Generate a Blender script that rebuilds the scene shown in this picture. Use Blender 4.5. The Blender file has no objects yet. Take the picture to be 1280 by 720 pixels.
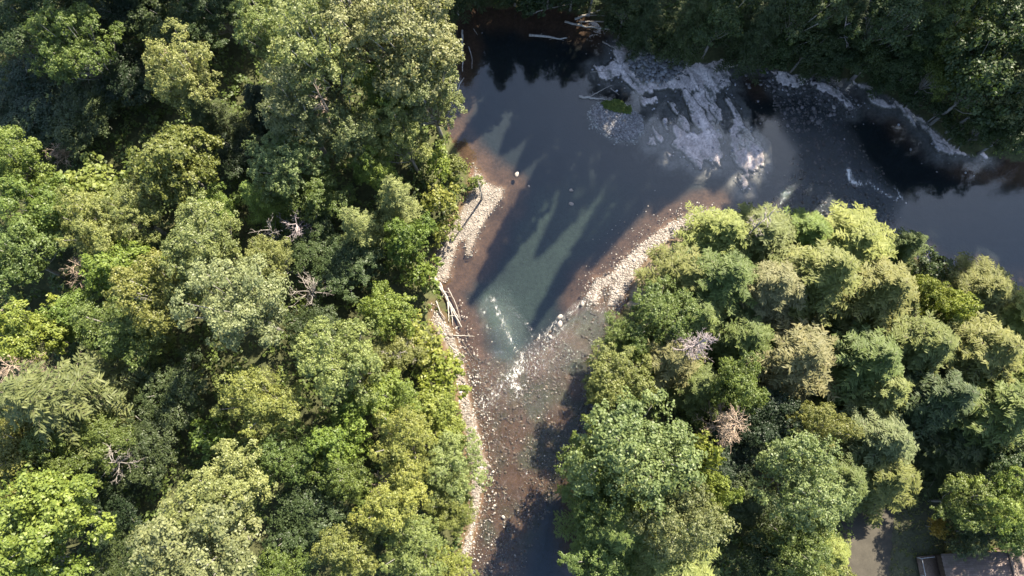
import bpy, math, random
import numpy as np
from mathutils import Vector, Matrix

# ------------------------------------------------------------------ camera, sky, sun, exposure
S = bpy.context.scene
H_CAM = 90.0
TILT = 12.0
HFOV = 72.0
F = 640.0 / math.tan(math.radians(HFOV / 2))
cam = bpy.data.cameras.new('camera')
cam.sensor_fit = 'HORIZONTAL'
cam.angle = math.radians(HFOV)
cam.clip_start = 0.5
cam.clip_end = 9000
cam_o = bpy.data.objects.new('camera', cam)
cam_o.location = (0, 0, H_CAM)
cam_o.rotation_euler = (math.radians(TILT), 0, 0)
S.collection.objects.link(cam_o)
S.camera = cam_o

SUN_EL = 45.0
SUN_AZ = math.degrees(math.atan2(0.56, 0.83))      # from +Y towards +X
w = bpy.data.worlds.new('World')
S.world = w
w.use_nodes = True
nt = w.node_tree
bg = nt.nodes['Background']
sky = nt.nodes.new('ShaderNodeTexSky')
sky.sky_type = 'NISHITA'
sky.sun_disc = False
sky.sun_elevation = math.radians(SUN_EL)
sky.sun_rotation = math.radians(SUN_AZ)
nt.links.new(sky.outputs[0], bg.inputs[0])
bg.inputs[1].default_value = 0.10
sl = bpy.data.lights.new('sun', 'SUN')
sl.energy = 5.0
sl.angle = math.radians(0.5)
sl.color = (1.0, 0.91, 0.74)
so = bpy.data.objects.new('sun', sl)
sdir = Vector((math.sin(math.radians(SUN_AZ)) * math.cos(math.radians(SUN_EL)),
               math.cos(math.radians(SUN_AZ)) * math.cos(math.radians(SUN_EL)),
               math.sin(math.radians(SUN_EL))))
so.rotation_euler = sdir.to_track_quat('Z', 'Y').to_euler()
so.location = (0, 0, 150)
S.collection.objects.link(so)
S.view_settings.view_transform = 'Standard'
S.view_settings.look = 'None'
S.view_settings.gamma = 1
S.view_settings.exposure = 2.1
S.cycles.max_bounces = 6
S.cycles.transparent_max_bounces = 8

RNG = np.random.RandomState(7)
ct, st = math.cos(math.radians(TILT)), math.sin(math.radians(TILT))


def at(px, py, z=0.0):
    """point of the world at height z that the pixel of the 1280x720 photo looks at"""
    x, y = (px - 640) / F, -(py - 360) / F
    d = (x, y * ct + st, y * st - ct)
    k = (z - H_CAM) / d[2]
    return d[0] * k, d[1] * k


def to_px(X, Y, Z):
    """inverse of at(), for arrays"""
    Zr = Z - H_CAM
    yc = Y * ct + Zr * st
    zc = -Y * st + Zr * ct
    return 640 + F * X / (-zc), 360 - F * yc / (-zc)


# ------------------------------------------------------------------ helpers
def hash2(ix, iy, seed):
    h = (ix.astype(np.int64) * 374761393 + iy.astype(np.int64) * 668265263 + seed * 974634777) & 0xFFFFFFFF
    h = ((h ^ (h >> 13)) * 1274126177) & 0xFFFFFFFF
    return ((h ^ (h >> 16)) & 0xFFFF) / 65535.0


def vnoise(x, y, seed=0):
    ix, iy = np.floor(x), np.floor(y)
    fx, fy = x - ix, y - iy
    fx = fx * fx * (3 - 2 * fx)
    fy = fy * fy * (3 - 2 * fy)
    a = hash2(ix, iy, seed); b = hash2(ix + 1, iy, seed)
    c = hash2(ix, iy + 1, seed); d = hash2(ix + 1, iy + 1, seed)
    return (a * (1 - fx) + b * fx) * (1 - fy) + (c * (1 - fx) + d * fx) * fy


def fbm(x, y, seed=0, oct=4):
    r = 0; amp = 0.5; tot = 0
    for o in range(oct):
        r = r + amp * vnoise(x * 2 ** o, y * 2 ** o, seed + o * 17)
        tot += amp
        amp *= 0.55
    return r / tot


def sstep(a, b, x):
    t = np.clip((x - a) / (b - a), 0, 1)
    return t * t * (3 - 2 * t)


def sdf(poly, X, Y):
    """signed distance, positive inside"""
    P = np.array(poly, float)
    d2 = np.full(X.shape, 1e12)
    inside = np.zeros(X.shape, bool)
    n = len(P)
    for i in range(n):
        ax, ay = P[i]; bx_, by_ = P[(i + 1) % n]
        ex, ey = bx_ - ax, by_ - ay
        L = ex * ex + ey * ey + 1e-12
        t = np.clip(((X - ax) * ex + (Y - ay) * ey) / L, 0, 1)
        dx, dy = X - ax - t * ex, Y - ay - t * ey
        d2 = np.minimum(d2, dx * dx + dy * dy)
        if ay != by_:
            c = ((ay > Y) != (by_ > Y)) & (X < (bx_ - ax) * (Y - ay) / (by_ - ay) + ax)
            inside ^= c
    d = np.sqrt(d2)
    return np.where(inside, d, -d)


def seg_dist(path, X, Y):
    P = np.array(path, float)
    d2 = np.full(X.shape, 1e12)
    for i in range(len(P) - 1):
        ax, ay = P[i]; ex, ey = P[i + 1] - P[i]
        L = ex * ex + ey * ey + 1e-12
        t = np.clip(((X - ax) * ex + (Y - ay) * ey) / L, 0, 1)
        d2 = np.minimum(d2, (X - ax - t * ex) ** 2 + (Y - ay - t * ey) ** 2)
    return np.sqrt(d2)


def W(poly, z=0.0):
    return [at(px, py, z) for px, py in poly]


def make_mesh(name, V, Fc, mats=(), smooth=False, attrs=None, face_mat=None):
    """V (n,3); Fc a list of arrays (m,3) / (m,4)"""
    if isinstance(Fc, np.ndarray):
        Fc = [Fc]
    Fc = [f for f in Fc if len(f)]
    me = bpy.data.meshes.new(name)
    me.vertices.add(len(V))
    me.vertices.foreach_set('co', np.asarray(V, np.float32).ravel())
    nl = sum(f.size for f in Fc)
    me.loops.add(nl)
    me.loops.foreach_set('vertex_index', np.concatenate([f.ravel() for f in Fc]).astype(np.int32))
    tot = np.concatenate([np.full(len(f), f.shape[1]) for f in Fc]).astype(np.int32)
    start = np.concatenate([[0], np.cumsum(tot)[:-1]]).astype(np.int32)
    me.polygons.add(len(tot))
    me.polygons.foreach_set('loop_start', start)
    me.polygons.foreach_set('loop_total', tot)
    if smooth:
        me.polygons.foreach_set('use_smooth', np.ones(len(tot), bool))
    if face_mat is not None:
        me.polygons.foreach_set('material_index', np.asarray(face_mat, np.int32))
    me.update(calc_edges=True)
    for k, a in (attrs or {}).items():
        a = np.asarray(a, np.float32)
        if a.ndim == 1:
            at_ = me.attributes.new(k, 'FLOAT', 'POINT')
            at_.data.foreach_set('value', a)
        else:
            at_ = me.attributes.new(k, 'FLOAT_COLOR', 'POINT')
            at_.data.foreach_set('color', np.concatenate([a, np.ones((len(a), 1), np.float32)], 1).ravel())
    for m in mats:
        me.materials.append(m)
    return me


def link(name, me, parent=None, loc=None):
    o = bpy.data.objects.new(name, me)
    S.collection.objects.link(o)
    if parent:
        o.parent = parent
    if loc is not None:
        o.location = loc
    return o


def tag(o, label=None, cat=None, group=None, kind=None):
    if label: o['label'] = label
    if cat: o['category'] = cat
    if group: o['group'] = group
    if kind: o['kind'] = kind
    return o


class Geo:
    """collects tubes, boxes and quads"""
    def __init__(s):
        s.V = []; s.Q = []; s.T = []; s.n = 0

    def add(s, V, Q=None, T=None):
        if Q is not None and len(Q): s.Q.append(np.asarray(Q) + s.n)
        if T is not None and len(T): s.T.append(np.asarray(T) + s.n)
        s.V.append(np.asarray(V, float)); s.n += len(V)

    def tube(s, pts, rad, k=6):
        pts = np.asarray(pts, float); rad = np.asarray(rad, float)
        n = len(pts)
        tg = np.gradient(pts, axis=0)
        tg /= np.linalg.norm(tg, axis=1)[:, None] + 1e-9
        up = np.array([0, 0, 1.0]) if abs(tg[0][2]) < 0.8 else np.array([1.0, 0, 0])
        u = np.cross(tg, up); u /= np.linalg.norm(u, axis=1)[:, None] + 1e-9
        v = np.cross(tg, u)
        a = np.arange(k) * 2 * math.pi / k
        ring = pts[:, None, :] + rad[:, None, None] * (np.cos(a)[None, :, None] * u[:, None, :] + np.sin(a)[None, :, None] * v[:, None, :])
        V = ring.reshape(-1, 3)
        Q = []
        for i in range(n - 1):
            for j in range(k):
                Q.append((i * k + j, i * k + (j + 1) % k, (i + 1) * k + (j + 1) % k, (i + 1) * k + j))
        V = np.vstack([V, pts[0], pts[-1]])
        T = []
        for j in range(k):
            T.append((n * k, (j + 1) % k, j))
            T.append((n * k + 1, (n - 1) * k + j, (n - 1) * k + (j + 1) % k))
        s.add(V, Q, T)

    def box(s, c, size, rot=0.0):
        sx, sy, sz = [q / 2 for q in size]
        V = np.array([(x, y, z) for x in (-sx, sx) for y in (-sy, sy) for z in (-sz, sz)])
        cr, sr = math.cos(rot), math.sin(rot)
        V = np.stack([V[:, 0] * cr - V[:, 1] * sr, V[:, 0] * sr + V[:, 1] * cr, V[:, 2]], 1) + np.array(c)
        s.add(V, [(0, 1, 3, 2), (4, 6, 7, 5), (0, 4, 5, 1), (2, 3, 7, 6), (0, 2, 6, 4), (1, 5, 7, 3)])

    def mesh(s, name, mats=(), smooth=False, attrs=None):
        Fc = []
        if s.Q: Fc.append(np.vstack(s.Q))
        if s.T: Fc.append(np.vstack(s.T))
        return make_mesh(name, np.vstack(s.V), Fc, mats, smooth, attrs)


# ------------------------------------------------------------------ materials
def new_mat(name):
    m = bpy.data.materials.new(name)
    m.use_nodes = True
    n = m.node_tree
    n.nodes.clear()
    out = n.nodes.new('ShaderNodeOutputMaterial')
    return m, n, out


def N(n, t, **kw):
    nd = n.nodes.new(t)
    for k, v in kw.items():
        setattr(nd, k, v)
    return nd


def mth(n, op, a, b=None, clamp=False):
    nd = N(n, 'ShaderNodeMath', operation=op, use_clamp=clamp)
    for i, v in enumerate((a, b)):
        if v is None: continue
        if isinstance(v, (int, float)): nd.inputs[i].default_value = v
        else: n.links.new(v, nd.inputs[i])
    return nd.outputs[0]


def mixc(n, fac, a, b, blend='MIX'):
    nd = N(n, 'ShaderNodeMix', data_type='RGBA', blend_type=blend)
    for s, v in ((nd.inputs[0], fac), (nd.inputs[6], a), (nd.inputs[7], b)):
        if isinstance(v, (int, float)): s.default_value = v
        elif isinstance(v, tuple): s.default_value = (*v, 1)
        else: n.links.new(v, s)
    return nd.outputs[2]


def noise(n, scale, detail=4, rough=0.6, vec=None, dist=0.0):
    nd = N(n, 'ShaderNodeTexNoise')
    nd.inputs['Scale'].default_value = scale
    nd.inputs['Detail'].default_value = detail
    nd.inputs['Roughness'].default_value = rough
    nd.inputs['Distortion'].default_value = dist
    if vec is not None: n.links.new(vec, nd.inputs['Vector'])
    return nd.outputs[0]


def maprange(n, v, a, b, c, d):
    nd = N(n, 'ShaderNodeMapRange')
    n.links.new(v, nd.inputs[0])
    for i, q in enumerate((a, b, c, d)):
        nd.inputs[i + 1].default_value = q
    return nd.outputs[0]


def mat_leaf(name, rough=0.55, transl=0.35):
    m, n, out = new_mat(name)
    oi = N(n, 'ShaderNodeObjectInfo')
    at_ = N(n, 'ShaderNodeAttribute', attribute_name='var')
    # leaf to leaf and clump to clump variation of the foliage's own colour
    f = maprange(n, at_.outputs['Fac'], 0, 1, 0.70, 1.36)
    br = mixc(n, 1.0, oi.outputs['Color'], (1, 1, 1), 'MULTIPLY')
    hs = N(n, 'ShaderNodeHueSaturation')
    n.links.new(br, hs.inputs['Color'])
    n.links.new(f, hs.inputs['Value'])
    hs.inputs['Hue'].default_value = 0.5
    n.links.new(maprange(n, at_.outputs['Fac'], 0, 1, 0.515, 0.488), hs.inputs['Hue'])
    geo = N(n, 'ShaderNodeNewGeometry')
    pb = N(n, 'ShaderNodeBsdfPrincipled')
    n.links.new(hs.outputs[0], pb.inputs['Base Color'])
    pb.inputs['Roughness'].default_value = rough
    pb.inputs['Specular IOR Level'].default_value = 0.35
    tr = N(n, 'ShaderNodeBsdfTranslucent')
    tc = mixc(n, 1.0, hs.outputs[0], (1.25, 1.35, 0.55), 'MULTIPLY')
    n.links.new(tc, tr.inputs[0])
    mx = N(n, 'ShaderNodeMixShader')
    mx.inputs[0].default_value = transl
    n.links.new(pb.outputs[0], mx.inputs[1])
    n.links.new(tr.outputs[0], mx.inputs[2])
    n.links.new(mx.outputs[0], out.inputs[0])
    return m


def mat_attr(name, rough=0.9, scale=6.0, bump=0.4, lo=0.7, hi=1.3, scale2=0.7, bdist=0.05, attr='Col'):
    """colour from the mesh attribute times fine procedural mottling"""
    m, n, out = new_mat(name)
    a = N(n, 'ShaderNodeAttribute', attribute_name=attr)
    tc = N(n, 'ShaderNodeTexCoord')
    n1 = noise(n, scale, 6, 0.7, tc.outputs['Object'])
    n2 = noise(n, scale2, 4, 0.6, tc.outputs['Object'])
    v = mth(n, 'MULTIPLY', maprange(n, n1, 0.3, 0.7, lo, hi), maprange(n, n2, 0.3, 0.7, 0.82, 1.18))
    cv = N(n, 'ShaderNodeCombineColor')
    for i in range(3): n.links.new(v, cv.inputs[i])
    c = mixc(n, 1.0, a.outputs['Color'], cv.outputs[0], 'MULTIPLY')
    pb = N(n, 'ShaderNodeBsdfPrincipled')
    n.links.new(c, pb.inputs['Base Color'])
    pb.inputs['Roughness'].default_value = rough
    pb.inputs['Specular IOR Level'].default_value = 0.25
    bp = N(n, 'ShaderNodeBump')
    bp.inputs['Strength'].default_value = bump
    bp.inputs['Distance'].default_value = bdist
    n.links.new(n1, bp.inputs['Height'])
    n.links.new(bp.outputs[0], pb.inputs['Normal'])
    n.links.new(pb.outputs[0], out.inputs[0])
    return m


def mat_wood(name, c1, c2, scale=3.0, rough=0.85):
    m, n, out = new_mat(name)
    tc = N(n, 'ShaderNodeTexCoord')
    mp = N(n, 'ShaderNodeMapping')
    mp.inputs['Scale'].default_value = (1, 1, 0.25)
    n.links.new(tc.outputs['Object'], mp.inputs[0])
    n1 = noise(n, scale, 6, 0.7, mp.outputs[0])
    c = mixc(n, maprange(n, n1, 0.35, 0.65, 0, 1), c1, c2)
    pb = N(n, 'ShaderNodeBsdfPrincipled')
    n.links.new(c, pb.inputs['Base Color'])
    pb.inputs['Roughness'].default_value = rough
    pb.inputs['Specular IOR Level'].default_value = 0.2
    bp = N(n, 'ShaderNodeBump')
    bp.inputs['Strength'].default_value = 0.5
    bp.inputs['Distance'].default_value = 0.03
    n.links.new(n1, bp.inputs['Height'])
    n.links.new(bp.outputs[0], pb.inputs['Normal'])
    n.links.new(pb.outputs[0], out.inputs[0])
    return m


M_LEAF = mat_leaf('broad_leaves', 0.5, 0.36)
M_NEEDLE = mat_leaf('conifer_needles', 0.6, 0.32)
M_BARK = mat_wood('bark', (.055, .042, .032), (.13, .11, .09))
M_ALDER = mat_wood('pale_bark', (.13, .12, .105), (.26, .245, .22))
M_DEAD = mat_wood('weathered_dead_wood', (.17, .145, .125), (.31, .28, .25))
M_PINKDEAD = mat_wood('dry_tan_twigs', (.24, .175, .125), (.36, .28, .215))
M_GREYDEAD = mat_wood('grey_lilac_twigs', (.22, .18, .18), (.36, .31, .31))
M_LOG = mat_wood('sun_bleached_log', (.22, .19, .165), (.42, .39, .35), 5)
M_GROUND = mat_attr('ground_soil', 0.95, 2.5, 0.6, 0.6, 1.4, 0.35, 0.12)
M_STONE = mat_attr('stones', 0.8, 9, 0.3, 0.8, 1.2, 0.7, 0.02)
M_ROCK = mat_attr('bedrock', 0.8, 4.5, 0.5, 0.62, 1.34, 0.9, 0.06)

# ------------------------------------------------------------------ outlines read off the photo (pixels of the 1280x720 frame)
RIVER = [(585, 8), (574, 26), (572, 60), (566, 100), (558, 150), (574, 190), (590, 214), (603, 250), (575, 292), (556, 320), (546, 350),
         (560, 385), (572, 415), (578, 450), (588, 500), (600, 560), (606, 620), (596, 665), (580, 720), (560, 900), (540, 1400),
         (790, 1400), (770, 900), (742, 760), (726, 660), (730, 580), (745, 500), (762, 450), (765, 405), (782, 375),
         (776, 350), (800, 318), (826, 290), (858, 274), (900, 272), (960, 278), (1010, 284), (1060, 290), (1110, 300), (1150, 325),
         (1190, 350), (1280, 362), (1500, 380), (2100, 420), (2100, 200), (1500, 215), (1280, 203), (1210, 196), (1180, 176), (1150, 150), (1120, 128),
         (1080, 108), (1040, 98), (990, 95), (950, 88), (900, 78), (860, 84), (820, 72), (790, 64), (765, 50), (745, 28), (700, 16), (650, 14), (612, 10)]
RIVW = W(RIVER)
RIFFLE = W([(580, 440), (640, 455), (690, 415), (728, 372), (760, 345), (790, 380), (768, 410), (765, 470), (720, 560), (680, 640), (640, 760), (560, 760), (600, 640), (600, 560)])
DEEP = W([(600, 250), (640, 235), (720, 215), (800, 230), (780, 270), (742, 320), (712, 370), (690, 400), (640, 430), (590, 410), (578, 370), (585, 330)])
UPRAP = W([(960, 100), (1040, 105), (1075, 190), (1120, 250), (1110, 300), (960, 280), (990, 230), (1000, 190)])
# exposed ground near the water: gravel, sand
BAR_W = W([(592, 205), (606, 228), (630, 236), (628, 248), (610, 270), (598, 292), (588, 320), (583, 322), (580, 300), (572, 306), (566, 322),
           (562, 345), (556, 352), (540, 350), (546, 320), (560, 290), (578, 262), (590, 236)])
GRAV_W = W([(540, 380), (556, 396), (570, 420), (580, 450), (590, 500), (602, 545), (612, 585), (600, 640), (590, 690), (575, 720), (566, 720),
            (583, 660), (588, 600), (580, 545), (570, 480), (558, 440), (540, 405)])
GRAV_E = W([(900, 262), (868, 266), (838, 280), (806, 302), (780, 326), (762, 345), (745, 350), (733, 372), (745, 383), (752, 360), (768, 352), (762, 372), (760, 382),
            (772, 380), (784, 362), (795, 340), (812, 318), (836, 300), (862, 286), (905, 280)])
BANK_E = W([(905, 280), (862, 286), (836, 300), (812, 318), (795, 340), (784, 362), (776, 385), (820, 390), (860, 330), (920, 300)])
DRIVE = W([(1035, 640), (1100, 636), (1118, 640), (1110, 760), (1100, 860), (1040, 860)], 2.0)
LAWN = W([(1060, 625), (1176, 625), (1172, 760), (1180, 860), (1060, 860)], 2.0)
# bare bedrock shelf
SHELF = [
    W([(768, 58), (772, 84), (778, 98), (790, 110), (802, 116), (812, 117), (822, 112), (838, 110), (850, 113), (856, 126), (864, 142), (869, 154),
       (878, 163), (866, 168), (858, 166), (852, 160), (845, 158), (842, 163), (846, 172), (838, 180), (850, 188), (858, 196), (866, 203), (876, 211),
       (880, 204), (888, 200), (890, 206), (895, 200), (899, 208), (902, 208), (901, 190), (902, 172), (899, 155), (899, 138), (896, 124), (903, 112), (915, 104),
       (912, 88), (925, 78), (960, 84), (1000, 92), (990, 74), (940, 62), (900, 58), (860, 56), (830, 50), (795, 48)]),
    W([(918, 152), (928, 156), (938, 164), (950, 178), (954, 190), (957, 206), (948, 214), (932, 217), (921, 210), (917, 198), (911, 182), (912, 170), (915, 164)]),
    W([(908, 116), (916, 126), (925, 140), (928, 156), (920, 154), (916, 140), (906, 124)]),
    W([(926, 212), (936, 216), (936, 232), (930, 240), (922, 226)]),
    W([(845, 150), (850, 144), (858, 148), (862, 158), (858, 165), (850, 160)]),
    W([(826, 150), (832, 148), (835, 158), (838, 166), (832, 163)]),
    W([(802, 121), (820, 122), (818, 131), (804, 128)]),
    W([(1055, 84), (1080, 92), (1096, 108), (1088, 114), (1066, 106), (1056, 96)]),
    W([(960, 86), (1000, 94), (1040, 106), (1060, 122), (1070, 134), (1062, 136), (1040, 122), (1010, 108), (975, 108)]),
    W([(1082, 110), (1100, 124), (1118, 130), (1120, 135), (1104, 136), (1088, 126)]),
    W([(1108, 112), (1135, 118), (1152, 140), (1172, 158), (1185, 172), (1205, 184), (1230, 190), (1235, 196), (1200, 192), (1172, 188), (1164, 178), (1160, 168), (1140, 150), (1122, 132)]),
    W([(812, 172), (818, 170), (820, 180), (814, 182)]), W([(834, 190), (842, 192), (840, 199), (834, 197)]),
    W([(836, 128), (842, 130), (846, 142), (838, 138)]), W([(742, 82), (772, 78), (776, 92), (764, 100), (750, 96)]),
    W([(812, 150), (817, 152), (822, 166), (830, 174), (826, 178), (816, 166)]),
]
KNOB = W([(786, 66), (798, 58), (816, 64), (838, 66), (856, 78), (852, 94), (838, 104), (818, 107), (798, 100), (786, 86)])
ISLET = W([(737, 140), (748, 130), (768, 126), (790, 136), (804, 150), (806, 162), (796, 174), (778, 176), (756, 166), (742, 154)])


def hill(X, Y):
    """unseen wooded valley side beyond the upper bank, its rise shaped to cast shade"""
    s = X * .56 + Y * .83
    u = X * .83 - Y * .56
    foot = np.interp(u, [-60, -20, 6.7, 19, 60], [60, 65, 83, 91, 93]) + 3 * (fbm(X / 14, Y / 14, 5) - .5)
    top = np.interp(u, [-40, -24, -10, 8, 20, 60], [0, 30, 46, 52, 54, 60]) * (1 - sstep(90, 130, u))  # ridge height set so its shadow edge reaches the river
    return top * sstep(0, 24, s - foot) + 10 * sstep(24, 120, s - foot) * (top > 0)


def shelf_field(X, Y):
    wob = 1.1 * (fbm(X * 0.55, Y * 0.55, 21, 5) - .5) + 1.0 * (fbm(X * 1.9 + Y * .5, Y * 0.8, 22, 3) - .5)
    f = np.full(X.shape, -50.0)
    for p in SHELF:
        f = np.maximum(f, sdf(p, X, Y))
    ac, al = X * .85 + Y * .5, -X * .5 + Y * .85
    fr = fbm(ac * 1.5, al * .45, 26, 4) - .5
    return f + wob * 0.30 + 1.3 * fr + .35 * (fbm(X * 2.6 + Y * 1.4, Y * 1.0 - X * .3, 25, 3) - .5)


def ground(X, Y):
    """height and masks"""
    X = np.asarray(X, float); Y = np.asarray(Y, float)
    d = sdf(RIVW, X, Y) + 0.9 * (fbm(X * .5, Y * .5, 3) - .5)
    g = np.maximum.reduce([sdf(BAR_W, X, Y), sdf(GRAV_W, X, Y) - .25, sdf(GRAV_E, X, Y)]) + 0.55 * (fbm(X * 1.3, Y * 1.3, 4) - .5)
    isl = sdf(ISLET, X, Y) + 1.2 * (fbm(X * 1.1, Y * 1.1, 8) - .5)
    rif = sdf(RIFFLE, X, Y)
    up = sdf(UPRAP, X, Y)
    deep = sdf(DEEP, X, Y)
    lump = fbm(X * .12, Y * .12, 11) - .5
    land = 0.12 * sstep(0, .6, -d) + 0.5 * sstep(.5, 2.2, -d) + 1.3 * sstep(2, 7, -d) + 1.2 * lump * sstep(2, 8, -d) + 0.3 * (fbm(X, Y, 12) - .5) * sstep(.5, 2, -d)
    lawn = sdf(LAWN, X, Y)
    land = np.where(lawn > -3, land + (2.0 - land) * sstep(-3, 0, lawn), land)
    land = land + hill(X, Y)
    bed = -(0.08 + 0.20 * np.clip(d, 0, 3)) - 1.4 * sstep(-1, 4, deep) - 0.9 * sstep(3, 9, d) * (1 - sstep(-2, 1, rif)) * (1 - sstep(-3, 0, up))
    shallow = -0.13 + 0.22 * (fbm(X * 1.6, Y * 1.6, 14) - .5)
    k = np.maximum(sstep(-1.5, 1.5, rif), sstep(-2, 2, up) * .9)
    k = k * (1 - sstep(-1, 3, deep))
    bed = bed * (1 - k) + np.minimum(shallow, -0.03) * k
    z = np.where(d > 0, bed, land)
    gz = 0.03 + 0.14 * np.clip(g, 0, 1.5) + 0.08 * (fbm(X * 2, Y * 2, 15) - .5)
    kg = sstep(-.5, .1, g)
    z = z * (1 - kg) + gz * kg
    iz = 0.10 * sstep(0, 1.0, isl) + 0.02
    ki = sstep(-1.2, .2, isl)
    z = z * (1 - ki) + iz * ki
    return z, d, g, isl, rif, up, deep, lawn


# ------------------------------------------------------------------ terrain
def warp(u, half, far, n, fine):
    core = np.arange(-half, half + 1e-6, fine)
    k = np.arange(1, n + 1)
    ext = half + (far - half) * (k / n) ** 3.2 + fine * k
    return np.concatenate([-ext[::-1], core, ext]) + u


xs = warp(0, 76, 4200, 46, 0.34)
ys = warp(22, 44, 4200, 46, 0.34)
GX, GY = np.meshgrid(xs, ys)
Z, d, g, isl, rif, up, deep, lawn = ground(GX.ravel(), GY.ravel())
X, Y = GX.ravel(), GY.ravel()
far = sstep(110, 400, np.hypot(X, Y - 22))
Z = Z * (1 - far) + far * (12 * fbm(X / 260, Y / 260, 31) + 3.0)
n1 = fbm(X * .35, Y * .35, 41)[:, None]
n2 = fbm(X * 1.2, Y * 1.2, 42)[:, None]


def C(*c): return np.array(c)[None, :]


col = C(.035, .042, .016) * (0.6 + .9 * n1) + C(.02, .012, .006) * n2
bankc = C(.20, .16, .11) * (.7 + .6 * n2)
be = sstep(-.3, .6, sdf(BANK_E, X, Y))[:, None]
col = col * (1 - be) + bankc * be
gravelc = C(.18, .155, .13) * (.65 + .7 * n2)
wetc = C(.105, .058, .036) * (.6 + .8 * n2)
brown = C(.047, .0245, .0155) * (.65 + .7 * n2)
olive = C(.030, .025, .015) * (.7 + .6 * n1)
tealc = C(.0125, .0185, .0155) * (.8 + .4 * n1)
darkc = C(.020, .026, .026) * (.7 + .6 * n1)
inw = (d > -.25)[:, None]
dl = np.minimum(d, -g) + 1.6 * (n1[:, 0] - .5)
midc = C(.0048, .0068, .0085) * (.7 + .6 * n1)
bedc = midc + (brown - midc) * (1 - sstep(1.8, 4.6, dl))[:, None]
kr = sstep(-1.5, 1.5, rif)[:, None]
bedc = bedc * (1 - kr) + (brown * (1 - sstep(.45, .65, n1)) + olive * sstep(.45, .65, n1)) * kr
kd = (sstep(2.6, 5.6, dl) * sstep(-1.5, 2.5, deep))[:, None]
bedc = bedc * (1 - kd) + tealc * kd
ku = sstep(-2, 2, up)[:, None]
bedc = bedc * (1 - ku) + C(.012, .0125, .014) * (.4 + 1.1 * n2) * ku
ks = sstep(-2.6, -.2, shelf_field(X, Y))
bedc = bedc * (1 - ks[:, None]) + C(.12, .105, .10) * (.55 + .8 * n2) * ks[:, None]
Z = np.where((d > 0) & (ks > .3), np.maximum(Z, -.34 + .12 * (n2[:, 0] - .5)), Z)
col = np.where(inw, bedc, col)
kg = sstep(-.15, .35, g)[:, None]
col = col * (1 - kg) + gravelc * kg
kw = (np.exp(-((g + .25) / .4) ** 2))[:, None] * .7
col = col * (1 - kw) + wetc * kw
ki = sstep(-.4, .4, isl)[:, None]
col = col * (1 - ki) + C(.14, .132, .128) * (.5 + n2) * ki
kl = sstep(-1, 1, lawn + 2 * (n1[:, 0] - .5))[:, None]
col = col * (1 - kl) + C(.052, .052, .028) * (.7 + .6 * n2) * kl
ny, nx = GX.shape
idx = np.arange(nx * ny).reshape(ny, nx)
Q = np.stack([idx[:-1, :-1], idx[:-1, 1:], idx[1:, 1:], idx[1:, :-1]], -1).reshape(-1, 4)
terrain = link('ground', make_mesh('ground', np.stack([X, Y, Z], 1), Q, [M_GROUND], True, {'Col': np.clip(col, 0.004, 1)}))
tag(terrain, kind='structure')

# driveway: a thin sheet of compacted grey gravel over the flat yard
dx0, dy0 = np.min(np.array(DRIVE), 0); dx1, dy1 = np.max(np.array(DRIVE), 0)
ax, ay = np.arange(dx0, dx1, .15), np.arange(dy0, dy1, .15)
AX, AY = np.meshgrid(ax, ay)
inside = sdf(DRIVE, AX.ravel(), AY.ravel()) + 1.6 * (fbm(AX.ravel() * .8, AY.ravel() * .8, 3, 5) - .5)
ii = np.arange(AX.size).reshape(AX.shape)
q = np.stack([ii[:-1, :-1], ii[:-1, 1:], ii[1:, 1:], ii[1:, :-1]], -1).reshape(-1, 4)
q = q[(inside[q] > -.1).all(1)]
zz = ground(AX.ravel(), AY.ravel())[0] + .05
dc = C(.046, .040, .030) * (.8 + .4 * fbm(AX.ravel() * 1.5, AY.ravel() * 1.5, 9))[:, None]
tag(link('driveway', make_mesh('driveway', np.stack([AX.ravel(), AY.ravel(), zz], 1), q, [M_STONE], True, {'Col': dc})), kind='structure')

# bedrock shelf and rock bank, fine grid
rx0, ry1 = at(735, 40); rx1, ry0 = at(1245, 245)
rx1 = max(rx1, at(1245, 40)[0]); rx0 = min(rx0, at(735, 245)[0])
ax, ay = np.arange(rx0, rx1, .10), np.arange(ry0, ry1, .10)
AX, AY = np.meshgrid(ax, ay)
X, Y = AX.ravel(), AY.ravel()
sf = shelf_field(X, Y)
kn = sdf(KNOB, X, Y)
str1 = fbm(X * 1.6 + Y * .9, Y * .35 - X * .2, 51, 4)
gran = fbm(X * 3.5, Y * 3.5, 52, 3)
ac, al = X * .85 + Y * .5, -X * .5 + Y * .85
lay = fbm(ac * .9, al * .28, 58, 5)
rz = -0.50 + 0.54 * sstep(-.45, .25, sf) + .26 * (lay - .5) + .10 * (str1 - .5) + .07 * (vnoise(X * 5, Y * 5, 61) - .5) + .07 * (gran - .5) + .14 * sstep(1.5, 5, sf)
# eroded cracks and small channels
crk = np.abs(fbm(X * .45 + Y * .25, Y * .16 - X * .05, 57, 3) - .5)
rz -= .16 * (1 - sstep(0, .012, crk)) * sstep(0, 1, sf)
kk = sstep(-.4, 1.0, kn)
rz += kk * (.35 + 1.0 * (fbm(X * 1.4, Y * 1.4, 53, 4) - .45) + .3 * (vnoise(X * 4, Y * 4, 54) - .5))
rc = C(.62, .52, .475) * (.45 + .45 * str1 + .35 * gran + .25 * lay)[:, None]
rc = rc * (1 - .55 * kk[:, None]) + C(.04, .038, .032) * kk[:, None] * (1 + gran[:, None])
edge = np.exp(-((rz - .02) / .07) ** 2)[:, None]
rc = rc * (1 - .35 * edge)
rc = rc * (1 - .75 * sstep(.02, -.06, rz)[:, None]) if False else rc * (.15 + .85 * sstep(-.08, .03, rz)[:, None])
moss = (sstep(.56, .70, fbm(X * .5, Y * .5, 55)) * sstep(0, 2, kn + 1.5))[:, None]
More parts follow.
